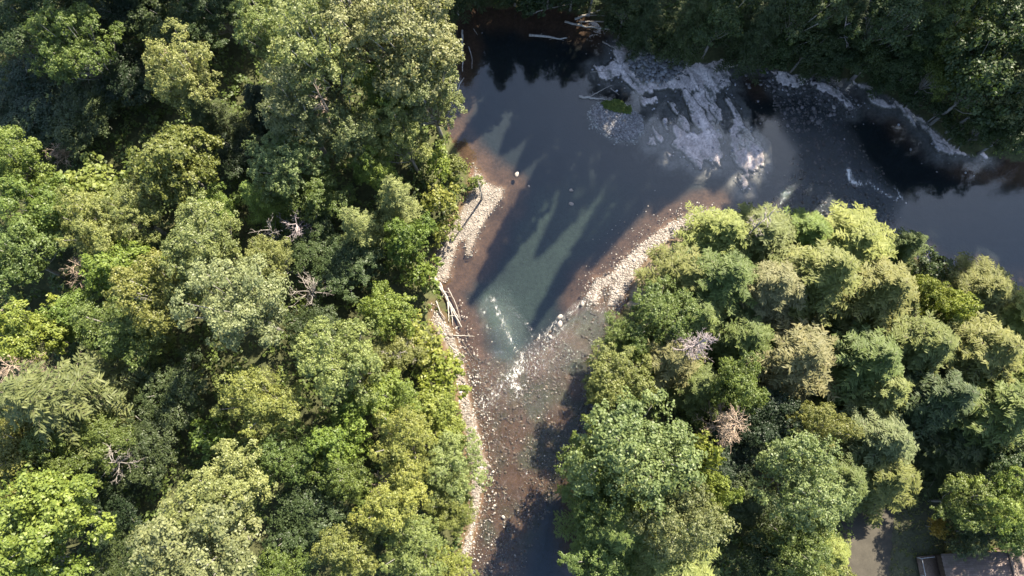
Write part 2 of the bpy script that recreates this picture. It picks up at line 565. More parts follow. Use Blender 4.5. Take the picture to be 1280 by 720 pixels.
rc = rc * (1 - moss) + C(.05, .055, .03) * moss
ii = np.arange(AX.size).reshape(AX.shape)
q = np.stack([ii[:-1, :-1], ii[:-1, 1:], ii[1:, 1:], ii[1:, :-1]], -1).reshape(-1, 4)
q = q[(sf[q] > -.45).any(1)]
used = np.unique(q); remap = np.zeros(AX.size, int); remap[used] = np.arange(len(used))
rzz = rz + hill(X, Y) * 0
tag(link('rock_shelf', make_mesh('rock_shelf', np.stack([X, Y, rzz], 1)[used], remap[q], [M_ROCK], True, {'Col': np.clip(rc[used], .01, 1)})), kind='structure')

# ------------------------------------------------------------------ water
wx = np.concatenate([np.arange(-26, 76, .4), np.array([80, 90, 110, 140, 180, 240])])
wy = np.concatenate([np.array([-120, -90, -60, -45, -36, -30, -26]), np.arange(-22, 72, .4)])
AX, AY = np.meshgrid(wx, wy)
X, Y = AX.ravel(), AY.ravel()
foam_glint = np.zeros(X.shape); rip = np.full(X.shape, .004)


def add_foam_glint(path, width, k, z=0):
    global foam_glint
    foam_glint = np.maximum(foam_glint, k * np.exp(-(seg_dist(W(path), X, Y) / width) ** 2))


add_foam_glint([(1060, 212), (1063, 226), (1072, 231)], .5, .80)
add_foam_glint([(1060, 216), (1066, 228), (1078, 230)], 1.0, .68)
add_foam_glint([(1020, 150), (1050, 190), (1062, 212)], 1.6, .50)
add_foam_glint([(1084, 226), (1096, 236), (1108, 243), (1120, 250)], .55, .68)
add_foam_glint([(1119, 234), (1125, 246), (1134, 254)], .45, .70)
add_foam_glint([(1036, 217), (1042, 221)], .22, .8)
add_foam_glint([(1061, 252), (1066, 262), (1068, 278)], 1.9, .52)
add_foam_glint([(604, 505), (628, 482), (655, 458), (680, 430), (700, 412)], 3.4, .54)  # riffle sparkle: whitewater with sun glints painted in
add_foam_glint([(650, 452), (640, 478), (650, 490)], 1.2, .66)
add_foam_glint([(652, 440), (668, 430), (690, 408), (712, 390), (735, 372)], 1.1, .56)
add_foam_glint([(600, 470), (640, 500), (660, 470), (690, 450)], 2.0, .50)
add_foam_glint([(615, 372), (628, 400), (640, 430), (655, 450)], .8, .60)  # thin wavy glints of the pool, painted as white lines
add_foam_glint([(602, 382), (608, 405), (612, 425)], .5, .58)
add_foam_glint([(640, 385), (655, 400), (668, 420)], .6, .56)
add_foam_glint([(600, 620), (618, 690), (640, 690)], 1.2, .44)
add_foam_glint([(925, 222), (932, 236)], .5, .55)
rw = sdf(RIFFLE, X, Y)
rip = np.maximum(rip, .75 * sstep(-2, 2, rw))
rip = np.maximum(rip, .8 * sstep(-2, 2, sdf(UPRAP, X, Y)))
rip = np.maximum(rip, .7 * np.exp(-(seg_dist(W([(620, 390), (640, 440), (620, 470)]), X, Y) / 3.5) ** 2))
rip = np.maximum(rip, .35 * np.exp(-(seg_dist(W([(720, 520), (690, 600), (660, 720)]), X, Y) / 4) ** 2))
ii = np.arange(AX.size).reshape(AX.shape)
q = np.stack([ii[:-1, :-1], ii[:-1, 1:], ii[1:, 1:], ii[1:, :-1]], -1).reshape(-1, 4)
dw = sdf(RIVW, X, Y)
q = q[(dw[q] > -6).any(1)]
used = np.unique(q); remap = np.zeros(AX.size, int); remap[used] = np.arange(len(used))

m, n, out = new_mat('river_water')
tc = N(n, 'ShaderNodeTexCoord')
mp = N(n, 'ShaderNodeMapping'); mp.inputs['Scale'].default_value = (1.0, .55, 1); mp.inputs['Rotation'].default_value = (0, 0, math.radians(-35))
n.links.new(tc.outputs['Object'], mp.inputs[0])
ra = N(n, 'ShaderNodeAttribute', attribute_name='ripple').outputs['Fac']
fa = N(n, 'ShaderNodeAttribute', attribute_name='foam_glint').outputs['Fac']
w1 = noise(n, 3.2, 5, .65, mp.outputs[0], .6)
w0 = noise(n, .7, 3, .5, tc.outputs['Object'])
hgt = mth(n, 'MULTIPLY', w1, ra)
hgt = mth(n, 'ADD', hgt, mth(n, 'MULTIPLY', w0, .05))
bp = N(n, 'ShaderNodeBump'); bp.inputs['Strength'].default_value = 1.0; bp.inputs['Distance'].default_value = .22
n.links.new(hgt, bp.inputs['Height'])
fr = N(n, 'ShaderNodeFresnel'); fr.inputs[0].default_value = 1.5
n.links.new(bp.outputs[0], fr.inputs['Normal'])
gl = N(n, 'ShaderNodeBsdfGlossy'); gl.inputs['Roughness'].default_value = .06; gl.inputs[0].default_value = (.80, .92, 1.0, 1)
n.links.new(bp.outputs[0], gl.inputs['Normal'])
tr = N(n, 'ShaderNodeBsdfTransparent'); tr.inputs[0].default_value = (.86, .90, .88, 1)
mx = N(n, 'ShaderNodeMixShader')
# seen or lit from below there is no refraction in this thin sheet, so no total reflection either
bf = N(n, 'ShaderNodeNewGeometry').outputs['Backfacing']
ff = mth(n, 'ADD', mth(n, 'MULTIPLY', fr.outputs[0], mth(n, 'SUBTRACT', 1.0, bf)), mth(n, 'MULTIPLY', bf, .05))
n.links.new(ff, mx.inputs[0]); n.links.new(tr.outputs[0], mx.inputs[1]); n.links.new(gl.outputs[0], mx.inputs[2])
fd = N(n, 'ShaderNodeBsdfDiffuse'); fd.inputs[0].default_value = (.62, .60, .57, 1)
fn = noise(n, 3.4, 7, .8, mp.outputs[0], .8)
# whitewater and painted glints show where the turbulence noise exceeds what the local strength leaves over
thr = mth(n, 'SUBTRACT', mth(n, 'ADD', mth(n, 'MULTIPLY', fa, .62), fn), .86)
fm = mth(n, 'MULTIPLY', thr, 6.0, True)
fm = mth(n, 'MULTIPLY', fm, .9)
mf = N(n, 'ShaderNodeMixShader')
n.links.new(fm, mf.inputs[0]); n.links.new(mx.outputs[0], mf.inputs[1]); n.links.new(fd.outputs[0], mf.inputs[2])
n.links.new(mf.outputs[0], out.inputs[0])
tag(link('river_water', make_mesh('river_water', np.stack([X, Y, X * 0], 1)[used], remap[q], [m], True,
                                  {'foam_glint': foam_glint[used], 'ripple': rip[used]})), kind='structure')

# ------------------------------------------------------------------ stones
ICO_V = []
t_ = (1 + 5 ** .5) / 2
for a, b in ((-1, t_), (1, t_), (-1, -t_), (1, -t_)):
    ICO_V.append((a, b, 0))
for a, b in ((-1, t_), (1, t_), (-1, -t_), (1, -t_)):
    ICO_V.append((0, a, b))
for a, b in ((-1, t_), (1, t_), (-1, -t_), (1, -t_)):
    ICO_V.append((b, 0, a))
ICO_V = np.array(ICO_V, float); ICO_V /= np.linalg.norm(ICO_V[0])
ICO_F = []
for a in range(12):
    for b in range(a + 1, 12):
        for c in range(b + 1, 12):
            pa, pb, pc = ICO_V[a], ICO_V[b], ICO_V[c]
            if abs(np.linalg.norm(pa - pb) - 1.0515) < .01 and abs(np.linalg.norm(pb - pc) - 1.0515) < .01 and abs(np.linalg.norm(pa - pc) - 1.0515) < .01:
                ICO_F.append((a, b, c) if np.dot(np.cross(pb - pa, pc - pa), pa) > 0 else (a, c, b))
ICO_F = np.array(ICO_F)


def scatter(fn_keep, box, n, r0, r1, colr, sink=.3, flat=.6, power=2.5, rs=RNG, zfun=None):
    """n stones kept where fn_keep(X,Y) in 0..1 beats a die; returns V,F,Col"""
    x = rs.uniform(box[0], box[2], n * 6); y = rs.uniform(box[1], box[3], n * 6)
    k = fn_keep(x, y) > rs.rand(len(x))
    x, y = x[k][:n], y[k][:n]
    m_ = len(x)
    r = r0 + (r1 - r0) * rs.rand(m_) ** power
    z = (zfun or (lambda a, b: ground(a, b)[0]))(x, y) + r * (flat - sink) * .5
    V = ICO_V[None] * (1 + .25 * (rs.rand(m_, 12, 1) - .5))
    sc = np.stack([r * rs.uniform(.8, 1.35, m_), r * rs.uniform(.6, 1.0, m_), r * flat * rs.uniform(.6, 1.1, m_)], 1)
    V = V * sc[:, None, :]
    a = rs.rand(m_) * 6.283
    ca, sa = np.cos(a)[:, None], np.sin(a)[:, None]
    V = np.stack([V[..., 0] * ca - V[..., 1] * sa, V[..., 0] * sa + V[..., 1] * ca, V[..., 2]], -1)
    V += np.stack([x, y, z], 1)[:, None, :]
    Fc = (ICO_F[None] + (np.arange(m_) * 12)[:, None, None]).reshape(-1, 3)
    c = np.array(colr[0]) + (np.array(colr[1]) - np.array(colr[0])) * rs.rand(m_, 1)
    c = c * (1 + .25 * (rs.rand(m_, 1) - .5))
    return V.reshape(-1, 3), Fc, np.repeat(c, 12, 0)


def bbox(*polys):
    P = np.vstack([np.array(p) for p in polys])
    return (P[:, 0].min() - 1, P[:, 1].min() - 1, P[:, 0].max() + 1, P[:, 1].max() + 1)


def stuff_stones(name, sets, label):
    Vs, Fs, Cs = [], [], []; o = 0
    for V, Fc, c in sets:
        Vs.append(V); Fs.append(Fc + o); Cs.append(c); o += len(V)
    me = make_mesh(name, np.vstack(Vs), np.vstack(Fs), [M_STONE], True, {'Col': np.vstack(Cs)})
    tag(link(name, me), label, 'gravel', kind='stuff')


gk = lambda P, e=.3: (lambda x, y: sstep(-e, e, sdf(P, x, y)))
PALE = ((.13, .108, .092), (.30, .265, .235))
DRK = ((.03, .02, .015), (.10, .07, .05))
stuff_stones('gravel', [
    scatter(lambda x, y: sstep(-.2, .8, sdf(GRAV_W, x, y)) * (.3 + .7 * sstep(.4, .55, fbm(x * .8, y * .8, 71))), bbox(GRAV_W), 6500, .05, .18, PALE),
    scatter(gk(GRAV_E, .3), bbox(GRAV_E), 7500, .05, .17, PALE),
    scatter(gk(BAR_W, .5), bbox(BAR_W), 2600, .04, .14, PALE),
], 'pale cobbles and gravel along the river margins')
stuff_stones('islet_cobbles', [scatter(gk(ISLET, .8), bbox(ISLET), 2600, .05, .2, ((.11, .105, .105), (.30, .285, .28)))], 'grey cobbles of the low islet beside the bedrock shelf')
rk = lambda x, y: .5 * sstep(-1, 1, sdf(RIFFLE, x, y)) * (sdf(GRAV_W, x, y) < 0) * (fbm(x * .5, y * .5, 77) > .40)
LEDGE = W([(895, 108), (930, 100), (965, 88), (1010, 96), (1050, 112), (1080, 135), (1040, 150), (1000, 165), (975, 150), (960, 110)])
nearw = lambda x, y: np.exp(-np.clip(-sdf(GRAV_W, x, y), 0, 99) / 1.2) * (sdf(GRAV_W, x, y) < 0)
neare = lambda x, y: np.exp(-np.clip(-sdf(GRAV_E, x, y), 0, 99) / 1.0) * (sdf(GRAV_E, x, y) < 0) * (sdf(RIVW, x, y) > -1)
stuff_stones('riverbed_stones', [
    scatter(rk, bbox(RIFFLE), 3600, .06, .22, DRK, zfun=lambda a, b: a * 0 - .12),
    scatter(rk, bbox(RIFFLE), 300, .05, .14, PALE, zfun=lambda a, b: a * 0 - .02),
    scatter(nearw, bbox(GRAV_W), 1300, .05, .17, PALE, zfun=lambda a, b: a * 0 - .04),
    scatter(neare, bbox(GRAV_E), 700, .05, .15, PALE, zfun=lambda a, b: a * 0 - .04),
    scatter(lambda x, y: .5 * sstep(-2, 1, sdf(UPRAP, x, y)), bbox(UPRAP), 1100, .06, .26, ((.025, .022, .020), (.085, .072, .066)), zfun=lambda a, b: a * 0 - .10),
    scatter(lambda x, y: np.exp(-np.abs(shelf_field(x, y)) / .8) * .5, (rx0, ry0, rx1, ry1), 900, .05, .22, ((.12, .11, .11), (.36, .34, .35)), zfun=lambda a, b: a * 0 - .03),
    scatter(lambda x, y: .6 * sstep(-1, 1, sdf(LEDGE, x, y)), bbox(LEDGE), 380, .08, .38, ((.05, .045, .043), (.17, .15, .145)), zfun=lambda a, b: a * 0 - .05),
    scatter(lambda x, y: sstep(-.2, .8, sdf(GRAV_W, x, y)) * .5, bbox(GRAV_W), 160, .16, .34, PALE),
    scatter(lambda x, y: sstep(-.2, .8, sdf(GRAV_E, x, y)) * .5, bbox(GRAV_E), 140, .16, .32, PALE),
    scatter(gk(KNOB, .5), bbox(KNOB), 700, .12, .45, ((.08, .075, .07), (.26, .25, .25)), zfun=lambda a, b: a * 0 + .5),
], 'stones of the shallow rapids and rocky edges')


def boulder(px, py, r, label, colr=(.26, .225, .20)):
    import bmesh
    bm = bmesh.new()
    bmesh.ops.create_icosphere(bm, subdivisions=3, radius=1)
    rs = np.random.RandomState(int(px * 7 + py))
    o = rs.rand(2) * 50
    for v in bm.verts:
        c = v.co.copy()
        k = 1 + .5 * (float(fbm(np.array([c.x * 1.3 + o[0] + c.z]), np.array([c.y * 1.3 + o[1] - c.z]), 5)[0]) - .5)
        r_ = r * .72
        v.co = Vector((c.x * k * r_ * 1.2, c.y * k * r_ * .85, c.z * k * r_ * .55))
    me = bpy.data.meshes.new('boulder')
    bm.to_mesh(me); bm.free()
    for p in me.polygons: p.use_smooth = True
    a_ = me.attributes.new('Col', 'FLOAT_COLOR', 'POINT')
    a_.data.foreach_set('color', np.tile(np.array([*colr, 1.0], np.float32), len(me.vertices)))
    me.materials.append(M_STONE)
    x, y = at(px, py)
    o_ = link('boulder', me, loc=(x, y, .06))
    o_.rotation_euler = (0, 0, rs.rand() * 6)
    tag(o_, label, 'boulder', 'boulders standing out of the water')


for b in [
    (646, 218, .42, 'pale boulder in the water just off the tip of the sandy spit'),
    (661, 233, .22, 'small dark stone in the pool beyond the spit boulder'),
    (714, 238, .32, 'northern one of two lone stones in mid pool'),
    (714, 255, .38, 'southern one of two lone stones in mid pool'),
    (700, 396, .42, 'big grey boulder at the head of the white riffle'),
    (700, 405, .5, 'wide flat boulder just below the riffle head'),
    (688, 421, .34, 'boulder between white streaks in the riffle'),
    (811, 180, .3, 'small pale rock alone in the water off the bedrock shelf'),
    (1042, 134, .4, 'pale elongated rock in the dark upper rapids'),
    (1132, 143, .45, 'rounded pale rock at the foot of the shaded rock bank'),
    (629, 646, .3, 'rounded pink cobble alone on the brown shallows'),
    (618, 632, .24, 'small pink cobble near the gravel strip on brown shallows'),
    (1088, 118, .5, 'olive brown block under the shaded rock bank'),
    (728, 380, .35, 'brown boulder at the tip of the gravel point'),
]:
    boulder(*b)

# ------------------------------------------------------------------ plants: leaf clouds
def leaf_quads(P, Nn, a, b, rs, fold=0.0):
    """quads at P with normals Nn, half sizes a, b"""
    m_ = len(P)
    r = rs.normal(size=(m_, 3))
    u = np.cross(Nn, r); u /= np.linalg.norm(u, axis=1)[:, None] + 1e-9
    v = np.cross(Nn, u)
    a = np.broadcast_to(a, (m_,))[:, None]; b = np.broadcast_to(b, (m_,))[:, None]
    V = np.stack([P - u * a, P - v * b, P + u * a, P + v * b], 1).reshape(-1, 3)
    return V, np.arange(m_ * 4).reshape(-1, 4)


def unit(v): return v / (np.linalg.norm(v, axis=-1, keepdims=True) + 1e-9)


def puffs_to_leaves(C_, R_, out_, per, la, lb, rs, var0):
    """C_ puff centres, R_ radii, out_ outward directions -> leaves"""
    m_ = len(C_)
    dd = unit(rs.normal(size=(m_, per, 3)) + .55 * out_[:, None, :] + np.array([0, 0, .35]))
    P = C_[:, None, :] + dd * (R_[:, None, None] * rs.uniform(.45, 1.08, (m_, per, 1)))
    nn = unit(dd * .5 + out_[:, None, :] * .35 + np.array([0, 0, .35]) + rs.normal(size=(m_, per, 3)) * .45)
    s = rs.uniform(.7, 1.25, m_ * per)
    V, Q = leaf_quads(P.reshape(-1, 3), nn.reshape(-1, 3), la * s, lb * s, rs)
    var = np.clip(np.repeat(var0, per) + rs.normal(size=m_ * per) * .16, 0, 1)
    return V, Q, np.repeat(var, 4)


def broadleaf(seed, R, H, base=.35, lobes=26, puffs=16, per=17, leaf=.17, squash=.42, lobe_r=(.26, .42), flat=0.0):
    """one rounded, lumpy crown: trunk with limbs + leaf cloud; returns (trunk mesh, crown mesh)"""
    rs = np.random.RandomState(seed)
    zc = H * (base + 1) / 2
    ax = rs.uniform(0, 6.28); ecc = rs.uniform(.68, 1.0)
    L = []
    for i in range(lobes):
        for _ in range(20):
            dv = unit(rs.normal(size=3)); dv[2] = dv[2] * .8 + .18
            k = rs.uniform(.35, 1.0) if i > 3 else rs.uniform(0, .35)
            c = np.array([dv[0] * R * k, dv[1] * R * k * ecc, dv[2] * k * (H - zc) * (1.0 if dv[2] > 0 else .8)])
            if all(np.linalg.norm(c - q_[0]) > R * .22 for q_ in L): break
        c[2] += (H - zc) * .28 * (1 - (np.hypot(c[0], c[1]) / R) ** 2)
        L.append((c, R * rs.uniform(*lobe_r) * (1.12 - .42 * k)))
    Pc = []; Pr = []; Po = []; Pv = []
    for c, r in L:
        lv = rs.uniform(.3, .7)
        o_ = unit(rs.normal(size=(puffs, 3)) + np.array([0, 0, .5]) + .5 * unit(c) * 1.0)
        sc = np.array([1, 1, .62])
        Pc.append(c + o_ * sc * r * rs.uniform(.55, 1.28, (puffs, 1)))
        Pr.append(r * rs.uniform(.22, .46, puffs))
        Po.append(o_); Pv.append(np.clip(lv + rs.normal(size=puffs) * .12, .1, .9))
    Pc = np.vstack(Pc); Pr = np.concatenate(Pr); Po = np.vstack(Po); Pv = np.concatenate(Pv)
    Pc[:, 2] += zc
    V, Q, var = puffs_to_leaves(Pc, Pr, Po, per, leaf, leaf * .62, rs, Pv)
    crown = make_mesh('crown', V, Q, [M_LEAF], False, {'var': var})
    g_ = Geo()
    tr_ = max(.12, H * .014)
    bend = rs.normal(size=2) * .02 * H
    tp = lambda t: np.array([bend[0] * t * t, bend[1] * t * t, H * t * .82])
    ts = np.linspace(0, 1, 7)
    g_.tube([tp(t) - np.array([0, 0, .4 * (t == 0)]) for t in ts], [tr_ * (1.15 - t) + .02 for t in ts], 7)
    for c, r in L:
        e = c + np.array([0, 0, zc])
        t0 = np.clip((e[2] / H) * .62 * rs.uniform(.8, 1.1), .25, .9)
        s = tp(t0)
        m1 = (s + e) / 2 + np.array([0, 0, -.04 * H])
        g_.tube([s, m1, e], [tr_ * (1.1 - t0) * .55, tr_ * .25, .03], 4)
    return g_.mesh('trunk', [M_ALDER], True), crown


def conifer(seed, R, H, base=.12, whorls=26, per_wh=6, droop=.34, tilt_up=.10, spray=.20, nodes=13, top_pow=.85, sparse=1.0, gaps=.12):
    """a fir-like tree: straight trunk, whorled branches with side sprays"""
    rs = np.random.RandomState(seed)
    g_ = Geo()
    ts = np.linspace(0, 1, 6)
    r0 = .011 * H + .05
    g_.tube([(0, 0, H * t - .4 * (t == 0)) for t in ts], [r0 * (1 - t) + .015 for t in ts], 7)
    Ps, Ns, As, Bs, Vs_ = [], [], [], [], []
    for w_ in range(whorls):
        t = base + (1 - base) * (w_ + rs.uniform(-.3, .3)) / whorls
        t = min(max(t, base), .99)
        u_ = (t - base) / (1 - base)
        L = R * (1 - u_) ** top_pow * (.72 + .28 * min(1, (u_ + .05) / .18))
        L = max(L, .25)
        k = per_wh if u_ < .85 else 4
        a0 = rs.uniform(0, 6.28)
        for b_ in range(k):
            if rs.rand() < gaps: continue
            a = a0 + b_ * 6.283 / k + rs.normal() * .22
            l = L * rs.uniform(.58, 1.2)
            dv = np.array([math.cos(a), math.sin(a), 0])
            sd = np.array([-dv[1], dv[0], 0])
            z0 = H * t
            f = lambda s: dv * l * s + np.array([0, 0, z0 + l * (tilt_up * s + .5 * u_ * s - droop * s * s)])
            if l > 1.0:
                g_.tube([f(0), f(.5), f(.95)], [.035 + l * .008, .02 + l * .004, .012], 3)
            nn = max(4, int(nodes * (l / R) ** .7))
            s = (np.arange(nn) + rs.rand(nn)) / nn
            s = .12 + .88 * s
            bv = rs.uniform(.3, .7)
            for sg in (-1, 1):
                # a side spray grows forward and outward from its node and hangs a little
                ln = (.30 * l * (1.08 - s) + .22) * rs.uniform(.7, 1.15, nn)
                for j, fr_ in enumerate((.25, .6, .95)):
                    p = np.stack([f(q_) for q_ in s]) + (sd * sg * .8 + dv * .55) * (ln * fr_)[:, None]
                    p[:, 2] -= ln * fr_ * fr_ * .35
                    p += rs.normal(size=p.shape) * .05
                    dirv = unit(sd * sg * .8 + dv * .6 + np.array([0, 0, -.3]) + rs.normal(size=(nn, 3)) * .25)
                    Ps.append(p); Ns.append(dirv)
                    As.append(spray * rs.uniform(.8, 1.5, nn) * (1.15 - .4 * fr_)); Bs.append(np.full(nn, spray * .30))
                    Vs_.append(np.clip(bv + .12 * (s - .5) * 2 + rs.normal(size=nn) * .14, 0, 1))
    P = np.vstack(Ps); D = np.vstack(Ns); A = np.concatenate(As)[:, None] * 1.25; B = np.concatenate(Bs)[:, None]; vv = np.concatenate(Vs_)
    up_ = unit(np.array([0, 0, 1.0]) + rs.normal(size=P.shape) * .45)
    side = unit(np.cross(D, up_))
    V = np.stack([P - D * A, P - side * B, P + D * A, P + side * B], 1).reshape(-1, 3)
    # leader tip
    crown = make_mesh('crown', V, np.arange(len(V)).reshape(-1, 4), [M_NEEDLE], False, {'var': np.repeat(vv, 4)})
    return g_.mesh('trunk', [M_BARK], True), crown


def grow_dead(seed, H, R, mat, n_br=26, twigs=5, lean=(0, 0), thick=1.0):
    """bare tree: trunk mesh + branches mesh"""
    rs = np.random.RandomState(seed)
    g_ = Geo(); b_ = Geo()
    tp = lambda t: np.array([lean[0] * H * t * t, lean[1] * H * t * t, H * t])
    r0 = (.010 * H + .05) * thick
    g_.tube([tp(t) for t in np.linspace(0, 1, 7)], [r0 * (1 - t) + .02 for t in np.linspace(0, 1, 7)], 6)
    for i in range(n_br):
        t = rs.uniform(.35, .94)
        a = rs.uniform(0, 6.28)
        l = R * (1.15 - t * .6) * rs.uniform(.5, 1.1)
        s = tp(t); d_ = unit(np.array([math.cos(a), math.sin(a), rs.uniform(.1, .8)]))
        m1 = s + d_ * l * .5 + rs.normal(size=3) * .06 * l
        e = s + d_ * l + np.array([0, 0, -.08 * l]) + rs.normal(size=3) * .1 * l
        b_.tube([s, m1, e], [.05 * thick + .008 * l, .035 * thick, .018], 4)
        for j in range(twigs):
            q_ = rs.uniform(.3, 1)
            p = s + (m1 - s) * min(1, q_ * 2) if q_ < .5 else m1 + (e - m1) * (q_ - .5) * 2
            d2 = unit(d_ + rs.normal(size=3) * .7)
            l2 = l * rs.uniform(.2, .45)
            p2 = p + d2 * l2
            b_.tube([p, p2], [.028 * thick, .014], 3)
            for k in range(2):
                p3 = p + (p2 - p) * rs.uniform(.4, 1)
                b_.tube([p3, p3 + unit(d2 + rs.normal(size=3) * .8) * l2 * .5], [.02 * thick, .012], 3)
    return g_.mesh('trunk', [mat], True), b_.mesh('branches', [mat], False)


ARCH = {}
ARCH['broad'] = [(5.0, 16.0, broadleaf(100 + i, 5.0, 16.0, .30, 36, 18, 28, .132)) for i in range(5)]
ARCH['fine'] = [(5.0, 18.0, broadleaf(200 + i, 5.0, 18.0, .28, 46, 17, 29, .110, lobe_r=(.2, .34))) for i in range(4)]
ARCH['tall'] = [(5.0, 24.0, broadleaf(300 + i, 5.0, 24.0, .22, 58, 16, 26, .125, lobe_r=(.2, .36))) for i in range(3)]
ARCH['big'] = [(5.0, 12.0, broadleaf(400 + i, 5.0, 12.0, .2, 30, 20, 28, .155, lobe_r=(.24, .42))) for i in range(3)]
ARCH['shrub'] = [(2.5, 4.5, broadleaf(500 + i, 2.5, 4.5, .1, 14, 12, 13, .15, lobe_r=(.28, .5))) for i in range(4)]
ARCH['fir'] = [(5.0, 26.0, conifer(600 + i, 5.0, 26.0, .10, 34, 8, .26, .10, .20, 20, .88)) for i in range(4)]
ARCH['cedar'] = [(5.0, 20.0, conifer(700 + i, 5.0, 20.0, .08, 28, 9, .26, .10, .18, 24, .80, gaps=.12)) for i in range(4)]
ARCH['spruce'] = [(5.0, 20.0, conifer(800 + i, 5.0, 20.0, .12, 17, 7, .22, .05, .22, 17, .75, gaps=.05)) for i in range(2)]
ARCH['thin'] = [(3.5, 18.0, conifer(900 + i, 3.5, 18.0, .2, 20, 6, .3, .1, .16, 9, .7, gaps=.3)) for i in range(2)]

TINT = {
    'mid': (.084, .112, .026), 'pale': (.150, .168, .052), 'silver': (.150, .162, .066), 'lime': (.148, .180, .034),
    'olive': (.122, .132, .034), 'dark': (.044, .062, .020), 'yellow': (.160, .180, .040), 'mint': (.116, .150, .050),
    'fresh': (.112, .150, .028), 'deep': (.022, .036, .014), 'tan': (.155, .140, .056), 'gold': (.24, .17, .03), 'sage': (.108, .125, .046),  # dark and deep put part of the shade into the leaf colour
}
SHADE_K = {}
cnt = {}


def gz(x, y):
    return float(ground(np.array([x]), np.array([y]))[0][0])


NAMES = {'broad': 'broadleaf_tree', 'fine': 'broadleaf_tree', 'tall': 'poplar_tree', 'big': 'maple_tree', 'shrub': 'shrub',
         'fir': 'fir_tree', 'cedar': 'cedar_tree', 'spruce': 'spruce_tree', 'thin': 'fir_tree'}
LABELS = set()


def to_land(x, y, lim=-.35):
    for _ in range(60):
        if ground(np.array([x]), np.array([y]))[1][0] < lim: break
        e = .3
        q_ = ground(np.array([x + e, x - e, x, x]), np.array([y, y, y + e, y - e]))[1]
        gx, gy = q_[0] - q_[1], q_[2] - q_[3]
        l_ = math.hypot(gx, gy) + 1e-6
        x -= .3 * gx / l_; y -= .3 * gy / l_
    return x, y


def plant(px, py, rpx, kind, tint, Hh, label, group, frac=None, ecc=1.0, lean=None):
    i = cnt.get(kind, 0); cnt[kind] = i + 1
    R0, H0, (tm, cm) = ARCH[kind][i % len(ARCH[kind])]
    con = kind in ('fir', 'cedar', 'spruce', 'thin')
    fr_ = frac if frac is not None else (.55 if con else .68)
    x, y = at(px, py, 1.5)
    g0 = max(0, gz(x, y))
    for _ in range(3):
        x, y = at(px, py, g0 + fr_ * Hh)
        g0 = max(-.2, gz(x, y))
    x, y = to_land(x, y)
    g0 = gz(x, y)
    dep = (H_CAM - (g0 + fr_ * Hh)) * ct + y * st
    r = rpx * dep / F
    rs = random.Random(px * 31 + py)
    root = bpy.data.objects.new(NAMES[kind], None)
    S.collection.objects.link(root)
    root.empty_display_size = 1
    root.location = (x, y, g0 - .1)
    root.rotation_euler = (rs.gauss(0, .03), rs.gauss(0, .03), rs.uniform(0, 6.28))
    s = r / R0 * 1.06
    root.scale = (s * rs.uniform(.94, 1.08), s * rs.uniform(.94, 1.08), Hh / H0)
    assert label not in LABELS, label
    LABELS.add(label)
    tag(root, label, 'shrub' if kind == 'shrub' else 'tree', group)
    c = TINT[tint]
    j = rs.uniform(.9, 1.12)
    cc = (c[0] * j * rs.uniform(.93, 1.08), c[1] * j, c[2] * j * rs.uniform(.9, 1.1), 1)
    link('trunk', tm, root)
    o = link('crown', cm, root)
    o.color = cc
    return root


